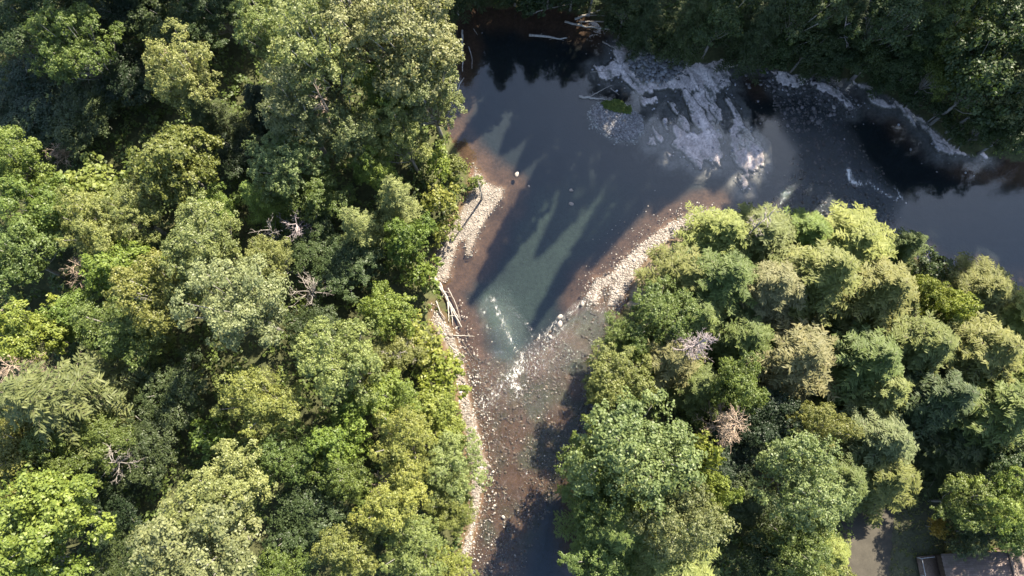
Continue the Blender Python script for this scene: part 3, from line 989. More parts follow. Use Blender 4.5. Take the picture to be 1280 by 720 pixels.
W_ = 'trees of the west bank forest'
E_ = 'trees of the wooded east bank'
N_ = 'trees of the shaded north bank'
BW = 'bushes along the west bank'
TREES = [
    # --- west bank, upper rows; darker tints put shade into the leaf colour
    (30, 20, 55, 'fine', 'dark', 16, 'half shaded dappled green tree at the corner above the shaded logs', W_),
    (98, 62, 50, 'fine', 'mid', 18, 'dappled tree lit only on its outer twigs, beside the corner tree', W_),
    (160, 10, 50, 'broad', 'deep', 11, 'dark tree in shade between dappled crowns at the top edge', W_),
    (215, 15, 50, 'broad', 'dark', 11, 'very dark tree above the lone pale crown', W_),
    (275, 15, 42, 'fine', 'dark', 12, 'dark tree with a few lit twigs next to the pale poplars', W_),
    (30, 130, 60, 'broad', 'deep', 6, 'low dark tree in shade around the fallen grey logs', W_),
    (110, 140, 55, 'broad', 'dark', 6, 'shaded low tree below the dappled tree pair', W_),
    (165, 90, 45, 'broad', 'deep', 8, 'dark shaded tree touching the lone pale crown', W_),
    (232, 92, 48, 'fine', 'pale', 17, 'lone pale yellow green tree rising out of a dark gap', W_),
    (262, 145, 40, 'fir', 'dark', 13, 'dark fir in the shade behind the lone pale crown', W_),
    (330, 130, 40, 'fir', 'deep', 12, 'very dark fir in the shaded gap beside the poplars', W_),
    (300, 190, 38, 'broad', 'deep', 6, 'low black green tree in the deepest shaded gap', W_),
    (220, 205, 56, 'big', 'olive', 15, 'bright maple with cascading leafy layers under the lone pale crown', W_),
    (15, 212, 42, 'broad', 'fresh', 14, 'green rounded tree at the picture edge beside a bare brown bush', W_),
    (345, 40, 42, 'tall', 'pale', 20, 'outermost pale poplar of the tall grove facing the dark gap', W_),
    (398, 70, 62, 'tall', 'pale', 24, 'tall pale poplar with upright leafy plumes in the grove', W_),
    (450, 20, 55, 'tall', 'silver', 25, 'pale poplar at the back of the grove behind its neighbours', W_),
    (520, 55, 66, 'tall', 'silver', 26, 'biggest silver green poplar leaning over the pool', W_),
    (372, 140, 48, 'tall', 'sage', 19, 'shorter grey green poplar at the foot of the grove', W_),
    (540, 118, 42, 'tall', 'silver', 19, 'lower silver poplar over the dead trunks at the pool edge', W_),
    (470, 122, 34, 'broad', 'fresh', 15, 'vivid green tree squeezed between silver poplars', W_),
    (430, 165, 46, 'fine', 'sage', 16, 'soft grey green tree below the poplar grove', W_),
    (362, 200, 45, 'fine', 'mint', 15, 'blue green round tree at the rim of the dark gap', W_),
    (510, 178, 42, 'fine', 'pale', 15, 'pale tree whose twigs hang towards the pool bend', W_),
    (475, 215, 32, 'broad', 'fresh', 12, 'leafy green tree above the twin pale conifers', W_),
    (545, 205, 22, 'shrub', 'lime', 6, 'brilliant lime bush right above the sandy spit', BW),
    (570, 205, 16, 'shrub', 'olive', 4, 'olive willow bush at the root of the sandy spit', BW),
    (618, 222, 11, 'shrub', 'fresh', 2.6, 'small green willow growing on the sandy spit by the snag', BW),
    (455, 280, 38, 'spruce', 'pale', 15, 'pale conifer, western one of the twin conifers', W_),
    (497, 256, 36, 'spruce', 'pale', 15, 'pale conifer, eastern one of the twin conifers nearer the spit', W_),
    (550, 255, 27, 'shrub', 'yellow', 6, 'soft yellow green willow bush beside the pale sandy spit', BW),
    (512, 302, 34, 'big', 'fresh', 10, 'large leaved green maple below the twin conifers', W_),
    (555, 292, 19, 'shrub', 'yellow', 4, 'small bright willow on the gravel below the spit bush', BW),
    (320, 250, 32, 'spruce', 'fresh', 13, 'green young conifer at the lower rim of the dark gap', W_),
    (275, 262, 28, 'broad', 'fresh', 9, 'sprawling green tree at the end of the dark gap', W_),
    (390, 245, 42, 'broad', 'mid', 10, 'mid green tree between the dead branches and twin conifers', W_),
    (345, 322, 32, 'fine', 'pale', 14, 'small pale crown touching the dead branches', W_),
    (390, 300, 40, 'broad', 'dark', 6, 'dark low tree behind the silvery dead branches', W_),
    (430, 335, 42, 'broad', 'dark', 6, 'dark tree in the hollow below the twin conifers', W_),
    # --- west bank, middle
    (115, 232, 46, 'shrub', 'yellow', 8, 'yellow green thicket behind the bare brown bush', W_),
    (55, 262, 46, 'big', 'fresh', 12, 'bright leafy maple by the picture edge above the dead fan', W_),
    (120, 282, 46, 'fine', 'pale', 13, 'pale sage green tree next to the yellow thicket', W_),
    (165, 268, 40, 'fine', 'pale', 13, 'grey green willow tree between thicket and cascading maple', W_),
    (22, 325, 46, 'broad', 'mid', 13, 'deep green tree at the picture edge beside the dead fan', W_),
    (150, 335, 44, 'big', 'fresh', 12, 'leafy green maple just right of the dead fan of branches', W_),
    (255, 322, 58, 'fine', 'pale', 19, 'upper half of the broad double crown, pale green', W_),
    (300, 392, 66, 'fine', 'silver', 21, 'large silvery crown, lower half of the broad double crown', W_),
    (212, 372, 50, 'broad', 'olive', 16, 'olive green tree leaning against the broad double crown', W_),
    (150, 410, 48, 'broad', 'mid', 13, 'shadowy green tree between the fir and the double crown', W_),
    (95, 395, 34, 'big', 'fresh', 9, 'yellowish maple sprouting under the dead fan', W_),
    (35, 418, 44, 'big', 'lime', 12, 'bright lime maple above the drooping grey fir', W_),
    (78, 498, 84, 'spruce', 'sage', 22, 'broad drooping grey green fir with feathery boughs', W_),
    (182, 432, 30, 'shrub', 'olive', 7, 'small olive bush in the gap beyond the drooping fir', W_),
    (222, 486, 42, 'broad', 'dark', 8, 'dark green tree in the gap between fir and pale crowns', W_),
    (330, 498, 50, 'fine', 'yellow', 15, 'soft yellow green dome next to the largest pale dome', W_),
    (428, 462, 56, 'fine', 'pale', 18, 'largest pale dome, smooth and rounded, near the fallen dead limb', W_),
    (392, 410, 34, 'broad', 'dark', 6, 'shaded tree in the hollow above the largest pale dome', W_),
    (485, 388, 38, 'big', 'fresh', 12, 'bright green maple facing the driftwood pile', W_),
    (530, 350, 27, 'shrub', 'fresh', 6, 'green bush just above the driftwood pile', BW),
    (482, 445, 36, 'broad', 'olive', 9, 'olive tree crossed by a fallen dead limb', W_),
    (535, 425, 34, 'shrub', 'yellow', 6, 'dry yellow green bush behind the foot of the driftwood', BW),
    (553, 478, 32, 'shrub', 'lime', 7, 'lime green bush on the bank at the start of the gravel strip', BW),
    (544, 520, 36, 'big', 'lime', 8, 'vivid lime maple beside the gravel strip', BW),
    (495, 500, 36, 'broad', 'fresh', 11, 'green tree behind the vivid lime maple', W_),
    # --- west bank, lower
    (20, 560, 50, 'broad', 'olive', 14, 'olive tree at the picture edge under the drooping fir', W_),
    (75, 575, 40, 'broad', 'mid', 12, 'mid green tree beside the grey tangle of dead twigs', W_),
    (130, 560, 42, 'broad', 'mid', 11, 'green tree overgrown with grey dead twigs', W_),
    (190, 552, 46, 'broad', 'dark', 9, 'dusky green tree right of the grey tangle', W_),
    (268, 548, 32, 'shrub', 'fresh', 7, 'glossy green bush with reddish tips among pale crowns', W_),
    (310, 558, 26, 'shrub', 'yellow', 6, 'yellow bush in the cleft below the soft yellow dome', W_),
    (275, 618, 68, 'fine', 'pale', 18, 'wide pale green crown above the palest bottom crown', W_),
    (255, 695, 88, 'fine', 'silver', 20, 'palest and widest crown at the bottom edge', W_),
    (62, 648, 66, 'big', 'lime', 16, 'bright yellow green maple at the bottom corner', W_),
    (30, 710, 60, 'big', 'fresh', 14, 'green maple cut by the bottom corner', W_),
    (140, 640, 42, 'broad', 'deep', 6, 'dark tree in the shadow between maple and pale crowns', W_),
    (150, 705, 38, 'broad', 'dark', 6, 'dark low tree at the bottom edge between two bright crowns', W_),
    (365, 570, 38, 'broad', 'mid', 11, 'mid green tree in the shady cleft below the soft yellow dome', W_),
    (430, 545, 42, 'big', 'fresh', 12, 'large leaved green tree below the largest pale dome', W_),
    (505, 555, 46, 'fine', 'yellow', 15, 'rounded yellow green crown one row in from the gravel strip', W_),
    (566, 582, 42, 'fine', 'pale', 13, 'feathery pale tree hanging over the gravel strip', W_),
    (385, 650, 46, 'broad', 'dark', 9, 'large shaded green tree right of the widest bottom crown', W_),
    (430, 600, 40, 'broad', 'mid', 12, 'shaded green tree behind the rounded yellow crown', W_),
    (490, 640, 46, 'fine', 'yellow', 15, 'yellow green crown inland of the willow above the gravel', W_),
    (560, 640, 32, 'fine', 'olive', 10, 'olive green tree at the narrow end of the gravel strip', W_),
    (440, 702, 42, 'broad', 'olive', 14, 'leafy olive tree at the bottom edge in front of shade', W_),
    (520, 690, 46, 'fine', 'pale', 14, 'pale tree at the bottom edge next to the river', W_),
    (558, 712, 32, 'fine', 'yellow', 11, 'yellow green tree at the bottom edge reaching over the water', W_),
    (350, 720, 34, 'broad', 'mid', 12, 'mid green tree cut by the bottom edge', W_),
    # --- east bank, river front
    (905, 296, 58, 'cedar', 'yellow', 9.9, 'bright yellow green conifer at the head of the gravel point', E_),
    (955, 300, 60, 'cedar', 'olive', 10.2, 'conifer below the bare grey twigs at the water', E_),
    (864, 344, 60, 'cedar', 'olive', 9.6, 'rounded conifer standing behind the gravel point', E_),
    (1010, 292, 44, 'cedar', 'fresh', 8.3, 'narrow bright conifer between bare twigs and sunlit rapids', E_),
    (1070, 305, 69, 'cedar', 'yellow', 10.8, 'broad bright conifer in front of the sunlit rapids', E_),
    (1138, 305, 30, 'spruce', 'mid', 7.4, 'small green conifer leaning out at the river bend', E_),
    (1160, 335, 27, 'shrub', 'dark', 5, 'dark bush on the bank at the river bend', E_),
    (905, 350, 67, 'cedar', 'mid', 13.5, 'green conifer second in from the gravel point', E_),
    (965, 360, 67, 'cedar', 'tan', 13.2, 'yellowish brown tinged conifer in mid wood', E_),
    (1030, 345, 69, 'fir', 'olive', 15.5, 'tall olive fir throwing a dark wedge of shade', E_),
    (1100, 365, 69, 'fir', 'olive', 13.4, 'tall olive fir behind the broad bright conifer', E_),
    (828, 394, 42, 'broad', 'mid', 11, 'deep green leafy tree over the inner gravel', E_),
    (870, 395, 60, 'cedar', 'mid', 10.8, 'dark green conifer beside the lilac twig bush', E_),
    (935, 420, 55, 'cedar', 'mid', 10.0, 'green conifer between the lilac twigs and the brown fir', E_),
    (1160, 372, 24, 'big', 'lime', 9, 'light green maple tucked behind tall firs at the bend', E_),
    (1192, 388, 26, 'big', 'lime', 10, 'vivid lime maple shining among dark conifers', E_),
    (1232, 362, 55, 'cedar', 'olive', 9.7, 'outermost conifer over the broad dark reach', E_),
    (1275, 395, 55, 'cedar', 'yellow', 8.9, 'yellowish conifer cut by the picture edge near the dark reach', E_),
    (1150, 425, 69, 'fir', 'olive', 13.4, 'tall fir in front of the vivid lime maple', E_),
    (1225, 440, 77, 'cedar', 'olive', 14.4, 'wide soft conifer below the outermost conifer', E_),
    (1275, 470, 67, 'cedar', 'yellow', 13.2, 'wide soft conifer cut by the picture edge', E_),
    (1003, 450, 75, 'spruce', 'tan', 14.0, 'brown fir with golden branch tips, half in shade', E_),
    (1085, 455, 67, 'fir', 'mid', 14.0, 'shaded fir beside the brown one', E_),
    (1100, 490, 60, 'cedar', 'olive', 10.5, 'olive conifer behind the big stepped hemlock', E_),
    # --- east bank, middle and lower
    (840, 450, 63, 'spruce', 'tan', 10.1, 'straw tinged conifer between lilac twigs and the riffle', E_),
    (768, 470, 42, 'broad', 'olive', 12, 'bright leafy tree standing over the riffle', E_),
    (728, 490, 24, 'shrub', 'yellow', 6, 'yellow green bush reaching furthest over the riffle', E_),
    (790, 428, 36, 'broad', 'mid', 9, 'dark leafy tree where the orange shallows begin', E_),
    (878, 485, 46, 'cedar', 'mid', 9.4, 'green conifer above the bare tan tree', E_),
    (925, 478, 36, 'broad', 'mid', 13, 'leafy green tree hard above the bare tan tree', E_),
    (945, 540, 40, 'broad', 'deep', 7, 'very dark tree under the bare tan tree', E_),
    (795, 560, 66, 'broad', 'mint', 20, 'large mint green tree with bright tufts over the dark water', E_),
    (736, 566, 46, 'broad', 'mid', 14, 'shaded tree on the dark water below the riffle', E_),
    (712, 640, 50, 'fine', 'mid', 14, 'shaded rounded tree standing furthest into the dark water', E_),
    (768, 650, 68, 'cedar', 'mid', 17, 'big green tree between two pale crowns', E_),
    (842, 644, 50, 'broad', 'sage', 20, 'pale tree in front of the yellow bushes', E_),
    (850, 705, 78, 'cedar', 'pale', 18, 'palest big crown at the bottom edge east of the river', E_),
    (728, 712, 50, 'fine', 'mid', 14, 'shaded tree at the bottom edge on the dark water', E_),
    (880, 572, 27, 'shrub', 'yellow', 17, 'fluffy yellow green bush under the bare tan tree', E_),
    (893, 622, 26, 'big', 'yellow', 13, 'small yellow green maple in the dark gap', E_),
    (915, 585, 40, 'broad', 'deep', 6, 'low black green tree in the dark gap by the yellow bush', E_),
    (945, 640, 42, 'broad', 'dark', 6, 'dark tree between the mint crown and the yellow maple', E_),
    (998, 602, 54, 'broad', 'mint', 18, 'round mint green crown in the middle of the wood', E_),
    (1022, 532, 34, 'fine', 'olive', 13, 'small yellow olive tree above the round mint crown', E_),
    (965, 530, 40, 'broad', 'deep', 9, 'dark tree in the shade of the brown fir', E_),
    (1095, 552, 67, 'cedar', 'sage', 12.9, 'upper tier of the big stepped hemlock group', E_),
    (1104, 590, 67, 'cedar', 'olive', 10.8, 'lower hemlock whose boughs overhang the yard', E_),
    (1055, 600, 55, 'cedar', 'mid', 10.9, 'green hemlock between the round mint crown and the yard', E_),
    (1000, 682, 44, 'broad', 'mid', 13, 'dusky tree left of the yard in the bottom row', E_),
    (1040, 692, 36, 'cedar', 'yellow', 7.5, 'bright layered conifer beside the grey driveway', E_),
    (945, 705, 40, 'broad', 'dark', 8, 'dark tree at the bottom edge near the bright layered conifer', E_),
    (1015, 720, 38, 'broad', 'olive', 10, 'low olive tree cut by the bottom edge near the driveway', E_),
    (1170, 500, 69, 'fir', 'dark', 14.1, 'tall dark fir above the yard', E_),
    (1240, 510, 82, 'cedar', 'mid', 15.1, 'great drooping dark cedar filling the shade above the yard', E_),
    (1200, 565, 67, 'cedar', 'dark', 8.4, 'dark cedar closest above the yard', E_),
    (1265, 575, 44, 'broad', 'dark', 11, 'dark leafy tree at the picture edge above the cabin', E_),
    (1252, 628, 38, 'broad', 'fresh', 12, 'sunlit leafy tree behind the cabin roof', E_),
    (1272, 662, 34, 'broad', 'mid', 10, 'green tree touching the far end of the cabin roof', E_),
    (1205, 632, 34, 'broad', 'mid', 10, 'shaded tree between hemlock and cabin', E_),
    (1218, 668, 28, 'broad', 'dark', 7, 'dark bushy tree close behind the cabin', E_),
    (1172, 660, 13, 'shrub', 'gold', 3.5, 'upright yellow bush at the corner of the yard', E_),
    (1192, 680, 12, 'shrub', 'tan', 2.6, 'orange brown bush against the cabin eave', E_),
    # --- north bank in shade, part of it put into the dark leaf tints
    (600, 14, 26, 'shrub', 'dark', 6, 'soft green bush hanging over the head of the pool', N_),
    (640, -12, 34, 'broad', 'dark', 13, 'dark tree mirrored in the head of the pool', N_),
    (690, -22, 36, 'broad', 'dark', 15, 'dark tree above the log rafts', N_),
    (735, -10, 34, 'broad', 'dark', 15, 'green tree over the bleached log fan', N_),
    (776, 14, 32, 'broad', 'dark', 13, 'rounded green tree at the root of the log fan', N_),
    (815, 8, 36, 'fir', 'dark', 19, 'narrow green fir above the rubble knoll', N_),
    (828, 34, 26, 'shrub', 'mid', 6, 'olive bush overlooking the rubble knoll', N_),
    (865, 16, 38, 'fir', 'dark', 18, 'dark fir behind the rubble knoll', N_),
    (872, 52, 24, 'shrub', 'dark', 5, 'green bush between rubble knoll and smooth rock', N_),
    (905, 18, 38, 'broad', 'dark', 15, 'leafy tree with few sunlit flecks above the shelf', N_),
    (926, 48, 24, 'shrub', 'dark', 6, 'bush fringing the widest part of the bare rock', N_),
    (955, 30, 40, 'fir', 'dark', 18, 'dark fir above the wet rock ledges', N_),
    (945, 118, 14, 'shrub', 'mid', 1.6, 'low dark bush on its own islet of rock', N_),
    (965, 62, 28, 'broad', 'dark', 9, 'leafy tree low over the wet rock ledges', N_),
    (1000, 20, 38, 'broad', 'dark', 17, 'leafy tree between two bare grey trunks', N_),
    (1010, 68, 30, 'broad', 'dark', 10, 'dark leafy tree above the dark pothole', N_),
    (1055, 40, 38, 'fir', 'dark', 16, 'dark fir beside the forked grey trunk', N_),
    (1045, 78, 26, 'broad', 'dark', 8, 'green tree at the smooth grey slab', N_),
    (1090, 78, 30, 'broad', 'dark', 10, 'round green tree over the undercut slab', N_),
    (1105, 25, 42, 'broad', 'dark', 16, 'dark tree in the corner wood by the short bare trunk', N_),
    (1125, 92, 28, 'broad', 'dark', 9, 'dark low tree beside the great shaded maple', N_),
    (1160, 108, 30, 'broad', 'mid', 12, 'green lobe tree on the river side of the great maple', N_),
    (1150, 55, 42, 'fir', 'dark', 17, 'dark fir up the slope from the great maple', N_),
    (1205, 130, 58, 'big', 'dark', 18, 'great shaded maple over the rocky bank', N_),
    (1200, 40, 46, 'fine', 'mid', 17, 'shaded tree with few sunlit yellow twigs', N_),
    (1262, 110, 46, 'fine', 'sage', 18, 'grey green tree at the picture edge uphill of the great maple', N_),
    (1255, 35, 52, 'broad', 'dark', 17, 'wide shaded tree in the upper corner', N_),
    (1270, 175, 34, 'broad', 'dark', 11, 'dark tree at the picture edge over the black water', N_),
    (795, 40, 22, 'shrub', 'dark', 5, 'dark bush behind the pale ring of the rubble knoll', N_),
    (975, 72, 22, 'shrub', 'dark', 4, 'low bush spilling over the first rock ledge', N_),
    (1030, 82, 22, 'shrub', 'dark', 4, 'low bush above the dark pothole of the rocky bank', N_),
    (1112, 108, 20, 'shrub', 'dark', 4, 'bush crowning the olive block of the rocky bank', N_),
    (1140, 128, 20, 'shrub', 'dark', 4, 'bush at the river corner below the green lobe tree', N_),
    (1165, 148, 20, 'shrub', 'dark', 4, 'bush between rocky bank and great maple', N_),
    (1195, 170, 20, 'shrub', 'dark', 4, 'last bush upstream of the leafy skirt tree', N_),
    (660, -4, 26, 'shrub', 'dark', 6, 'dark bush dipping its twigs at the head of the pool', N_),
    (712, 2, 26, 'shrub', 'dark', 6, 'bush over the butt ends of the log fan', N_),
    (760, 34, 20, 'shrub', 'dark', 4, 'bush where the log fan meets the bank', N_),
    (1225, 175, 30, 'big', 'dark', 10, 'leafy skirt tree beneath the great maple', N_),
]
for t in TREES:
    plant(*t)
# unseen firs added beyond the frame to cast shade
for px, py, h, lab in [(190, -75, 35, 'unseen shade fir above the top edge behind the darkest gap'), (110, -85, 36, 'unseen shade fir above the top edge behind the dappled pair'),
                       (20, -90, 35, 'unseen shade fir above the top edge behind the corner tree'), (270, -70, 34, 'unseen shade fir above the top edge beside the poplar grove'),
                       (60, -40, 31, 'unseen fir shading the corner tree from just beyond the edge'), (150, -45, 32, 'unseen fir shading the dark gap from just beyond the edge'),
                       (575, -62, 25, 'unseen shade fir beyond the top edge behind the soft green bush'), (625, -66, 25, 'unseen fir beyond the top edge shading the pool head'),
                       (675, -70, 27, 'unseen shade fir beyond the top edge behind the dark mirrored tree'), (730, -72, 26, 'unseen shade fir beyond the top edge behind the log fan'),
                       (330, -60, 24, 'unseen shade fir above the top edge behind the outermost poplar')]:
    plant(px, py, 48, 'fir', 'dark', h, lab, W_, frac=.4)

# the bare and dead trees
for px, py, H_, R_, mat, seed, nb, tw, lab, fr_, lean in [
    (72, 188, 5, 2.2, M_PINKDEAD, 1, 34, 7, 'bare brown bush above the yellow thicket', .8, (0, 0)),
    (100, 332, 10, 3.0, M_PINKDEAD, 2, 34, 7, 'dead fan of tan branches over the green maples', .85, (-.15, .1)),
    (20, 458, 13, 3.2, M_PINKDEAD, 3, 36, 8, 'brown leafless tree behind the drooping grey fir', .85, (0, 0)),
    (340, 292, 9, 2.6, M_DEAD, 4, 22, 6, 'upright bare tree next to the small pale crown', .85, (.1, .2)),
    (372, 282, 9, 3.0, M_GREYDEAD, 5, 26, 7, 'hazy grey bare tree in the hollow', .85, (.15, -.1)),
    (392, 365, 8, 3.2, M_DEAD, 6, 20, 6, 'silvery dead branches spreading over the dark hollow', .85, (.3, -.2)),
    (140, 578, 12, 3.2, M_DEAD, 7, 34, 7, 'grey tangle of dead twigs in the lower wood', .9, (.1, 0)),
    (490, 440, 10, 2.2, M_DEAD, 8, 14, 5, 'forked dead limb beside the largest pale dome', .9, (-.2, -.1)),
    (545, 592, 11, 1.6, M_DEAD, 9, 14, 5, 'pale bare twigs inside the feathery riverside tree', .95, (0, 0)),
    (470, 605, 10, 2.2, M_PINKDEAD, 10, 18, 6, 'brownish bare twigs left of the feathery riverside tree', .9, (0, 0)),
    (880, 426, 16, 2.3, M_GREYDEAD, 11, 60, 8, 'lilac grey bush of bare twigs among green conifers', .92, (0, 0)),
    (923, 530, 15, 2.9, M_PINKDEAD, 12, 64, 8, 'bare tan tree glowing in the dark gap', .92, (.02, .02)),
    (963, 268, 15, 1.7, M_DEAD, 13, 20, 6, 'bare grey twigs standing against the water', .92, (0, 0)),
    (1060, 25, 15, 2.0, M_GREYDEAD, 14, 10, 4, 'bare grey leaning trunk in the shaded wood', .8, (-.25, -.15)),
    (1085, 35, 15, 2.6, M_GREYDEAD, 15, 12, 4, 'forked grey dead trunk in the shaded wood', .8, (.2, .2)),
    (1133, 58, 12, 1.4, M_GREYDEAD, 16, 6, 3, 'short bare trunk in the shaded wood', .8, (.25, .2)),
    (205, 62, 16, 1.6, M_PINKDEAD, 17, 16, 6, 'dry pinkish twigs on the rim of the lone pale crown', .95, (0, 0)),
    (395, 110, 21, 2.2, M_PINKDEAD, 18, 20, 5, 'thin dry twigs showing inside the poplar grove', .95, (0, 0)),
]:
    tm, bm_ = grow_dead(seed, H_, R_, mat, nb, tw, (0, 0) if lean == (0, 0) else lean)
    x, y = at(px, py, 1.5 + H_ * fr_)
    x -= lean[0] * H_ * .7; y -= lean[1] * H_ * .7
    x, y = to_land(x, y)
    root = bpy.data.objects.new('dead_tree', None); S.collection.objects.link(root)
    root.location = (x, y, gz(x, y) - .2)
    tag(root, lab, 'dead tree', 'bare and dead trees of the wood')
    link('trunk', tm, root); link('branches', bm_, root)


# ------------------------------------------------------------------ logs
def log(path, r, label, z0=.12, z1=.25, group='driftwood logs', mat=M_LOG, stubs=3):
    P = np.array([at(px, py, z0) for px, py in path])
    n_ = len(P)
    k = 12
    t = np.linspace(0, n_ - 1, k)
    xx = np.interp(t, range(n_), P[:, 0]); yy = np.interp(t, range(n_), P[:, 1])
    rs = np.random.RandomState(int(path[0][0] * 3 + path[0][1]))
    pts = np.stack([xx + rs.normal(size=k) * r * .3, yy + rs.normal(size=k) * r * .3, np.linspace(z0, z1, k)], 1)
    g_ = Geo()
    g_.tube(pts, r * np.linspace(1.15, .45, k) * rs.uniform(.88, 1.1, k), 7)
    L = np.linalg.norm(pts[-1] - pts[0])
    me = g_.mesh('log', [mat], True)
    o = link('log', me)
    tag(o, label, 'log', group)
    if stubs:
        b_ = Geo()
        for i in range(stubs):
            a = pts[rs.randint(2, k - 1)]
            dv = unit(np.append(rs.normal(size=2), rs.uniform(0, .5)))
            b_.tube([a, a + dv * L * rs.uniform(.05, .14)], [r * .3, r * .1], 4)
        link('stub', b_.mesh('stub', [mat], True), o)


FAN = 'bleached logs fanned out at the head of the pool'
log([(718, 24), (756, 13)], .16, 'shorter straight log on the upper side of the log fan', .5, 1.0, FAN, M_LOG, 1)
log([(706, 27), (735, 36), (774, 42)], .15, 'long log on the lower side of the log fan', .15, 1.0, FAN)
log([(724, 27), (768, 29)], .10, 'thin middle log of the log fan', .5, .9, FAN, M_DEAD, 2)
log([(722, 21), (745, 20), (766, 24)], .07, 'thinnest stick among the log fan', .4, .9, FAN, M_DEAD, 2)
log([(661, 44), (688, 46), (698, 49), (709, 47)], .17, 'white log floating alone below the log fan', .08, .1, FAN)
log([(659, 18), (685, 12), (712, 8)], .10, 'grey log along the shore at the head of the pool', .1, .6, FAN, M_DEAD)
log([(753, 52), (770, 62), (780, 66)], .10, 'grey stick running up to the rubble knoll', .3, .7, FAN, M_DEAD)
log([(738, 90), (764, 89)], .05, 'hair thin stick on the wet rocks by the pool', .15, .2, FAN, M_DEAD, 0)
log([(724, 121), (740, 123), (756, 124)], .17, 'thick white log just off the cobble islet', .1, .12, FAN, M_LOG, 1)
log([(736, 122), (750, 114), (765, 107)], .07, 'thin stick crossing over the thick white log', .12, .3, FAN, M_DEAD)
log([(763, 110), (774, 119)], .06, 'short stick at the upper end of the cobble islet', .15, .2, FAN, M_DEAD, 0)
log([(578, 38), (578, 60), (579, 90)], .14, 'straight pale trunk lying along the pool under the poplars', .3, .6, FAN, M_LOG, 1)
log([(571, 118), (575, 104), (580, 98)], .10, 'bent pale branch under the silver poplars', .2, .3, FAN, M_LOG, 1)
log([(586, 58), (590, 72), (590, 86)], .07, 'curved twig in the water beside the straight pale trunk', .05, .05, FAN, M_DEAD, 1)
log([(592, 36), (597, 44)], .05, 'small twig off the soft green bush at the pool head', .05, .1, FAN, M_DEAD, 0)
PILE = 'driftwood pile against the west bank'
log([(543, 347), (556, 370), (577, 409)], .17, 'longest bleached trunk of the driftwood pile', .45, .3, PILE)
log([(549, 353), (562, 378), (574, 398)], .11, 'second long trunk lying beside the longest one', .5, .4, PILE)
log([(560, 378), (561, 402)], .10, 'short upright pointing trunk in the driftwood pile', .4, .2, PILE, M_LOG, 1)
log([(564, 385), (566, 407)], .08, 'thin short stick beside the upright pointing trunk', .4, .2, PILE, M_LOG, 0)
log([(545, 376), (550, 390), (557, 398)], .10, 'grey log at the landward side of the driftwood pile', .4, .4, PILE, M_DEAD, 1)
log([(560, 360), (570, 380), (576, 402)], .07, 'slender curved stick on the river side of the pile', .3, .2, PILE, M_DEAD)
log([(566, 419), (592, 420)], .06, 'thin stick poking out over the water below the pile', .25, .1, PILE, M_LOG, 2)
log([(577, 425), (590, 445), (598, 452)], .05, 'submerged looking dark branch trailing below the pile', .05, .02, PILE, M_BARK, 2)
log([(562, 432), (582, 447)], .06, 'pale twig at the upper end of the gravel strip', .2, .1, PILE, M_LOG, 1)
SH = 'logs lying in the shaded wood'
log([(30, 118), (54, 129), (76, 139)], .14, 'grey log lying in the shade under the dappled trees', 3.6, 3.2, SH, M_GREYDEAD)
log([(0, 125), (25, 142), (46, 156)], .16, 'brown log at the picture edge in the shade', 3.8, 3.4, SH, M_DEAD)
log([(505, 422), (515, 432), (526, 442)], .16, 'reddish dead limb lying across the olive tree', 7.5, 7.0, SH, M_PINKDEAD)
log([(3, 388), (14, 380)], .22, 'rusty broken stub by the lime maple', 9, 9.5, SH, M_PINKDEAD, 0)
log([(552, 565), (558, 548), (562, 536)], .10, 'dark bare limb arching out at the gravel strip', 5, 6.5, SH, M_BARK, 2)
# standing snag on the spit
x, y = at(602, 249, .3)
g_ = Geo()
ts = np.linspace(0, 1, 8)
g_.tube([(0.05 * math.sin(t * 5), -.25 * t, 7.0 * t) for t in ts], [.17 - .10 * t for t in ts], 7)
sn = link('snag', g_.mesh('snag', [M_LOG], True), loc=(x, y, 0))
tag(sn, 'bare white trunk standing upright on the sandy spit', 'snag')
b_ = Geo()
for i in range(9):
    t = .45 + .06 * i
    a = i * 2.4
    b_.tube([(0, -.25 * t, 7 * t), (math.cos(a) * .9, math.sin(a) * .9 - .2, 7 * t + .5)], [.035, .012], 4)
link('branch', b_.mesh('branch', [M_LOG], True), sn)

# ------------------------------------------------------------------ undergrowth (nobody could count it)
def undergrowth(name, keep, n_p, hfun, rr, per, leaf, tint, label, seed, box=(-88, -30, 88, 80)):
    rs = np.random.RandomState(seed)
    x = rs.uniform(box[0], box[2], n_p); y = rs.uniform(box[1], box[3], n_p)
    z, d_, g_, isl_, rif_, up_, deep_, lawn_ = ground(x, y)
    k = keep(x, y, d_, g_, lawn_)
    x, y, z = x[k], y[k], z[k]
    h = hfun(x, y, rs)
    C_ = np.stack([x, y, z + h], 1)
    out_ = unit(rs.normal(size=C_.shape) * .5 + np.array([0, 0, 1]))
    R_ = rs.uniform(*rr, len(x))
    v0 = np.clip(fbm(x * .25, y * .25, seed) * 1.1 - .1 + rs.normal(size=len(x)) * .12, .05, .95)
    V, Q, var = puffs_to_leaves(C_, R_, out_, per, leaf, leaf * .65, rs, v0)
    o = link(name, make_mesh(name, V, Q, [M_LEAF], False, {'var': var}))
    o.color = (*TINT[tint], 1)
    tag(o, label, 'undergrowth', kind='stuff')
    return o


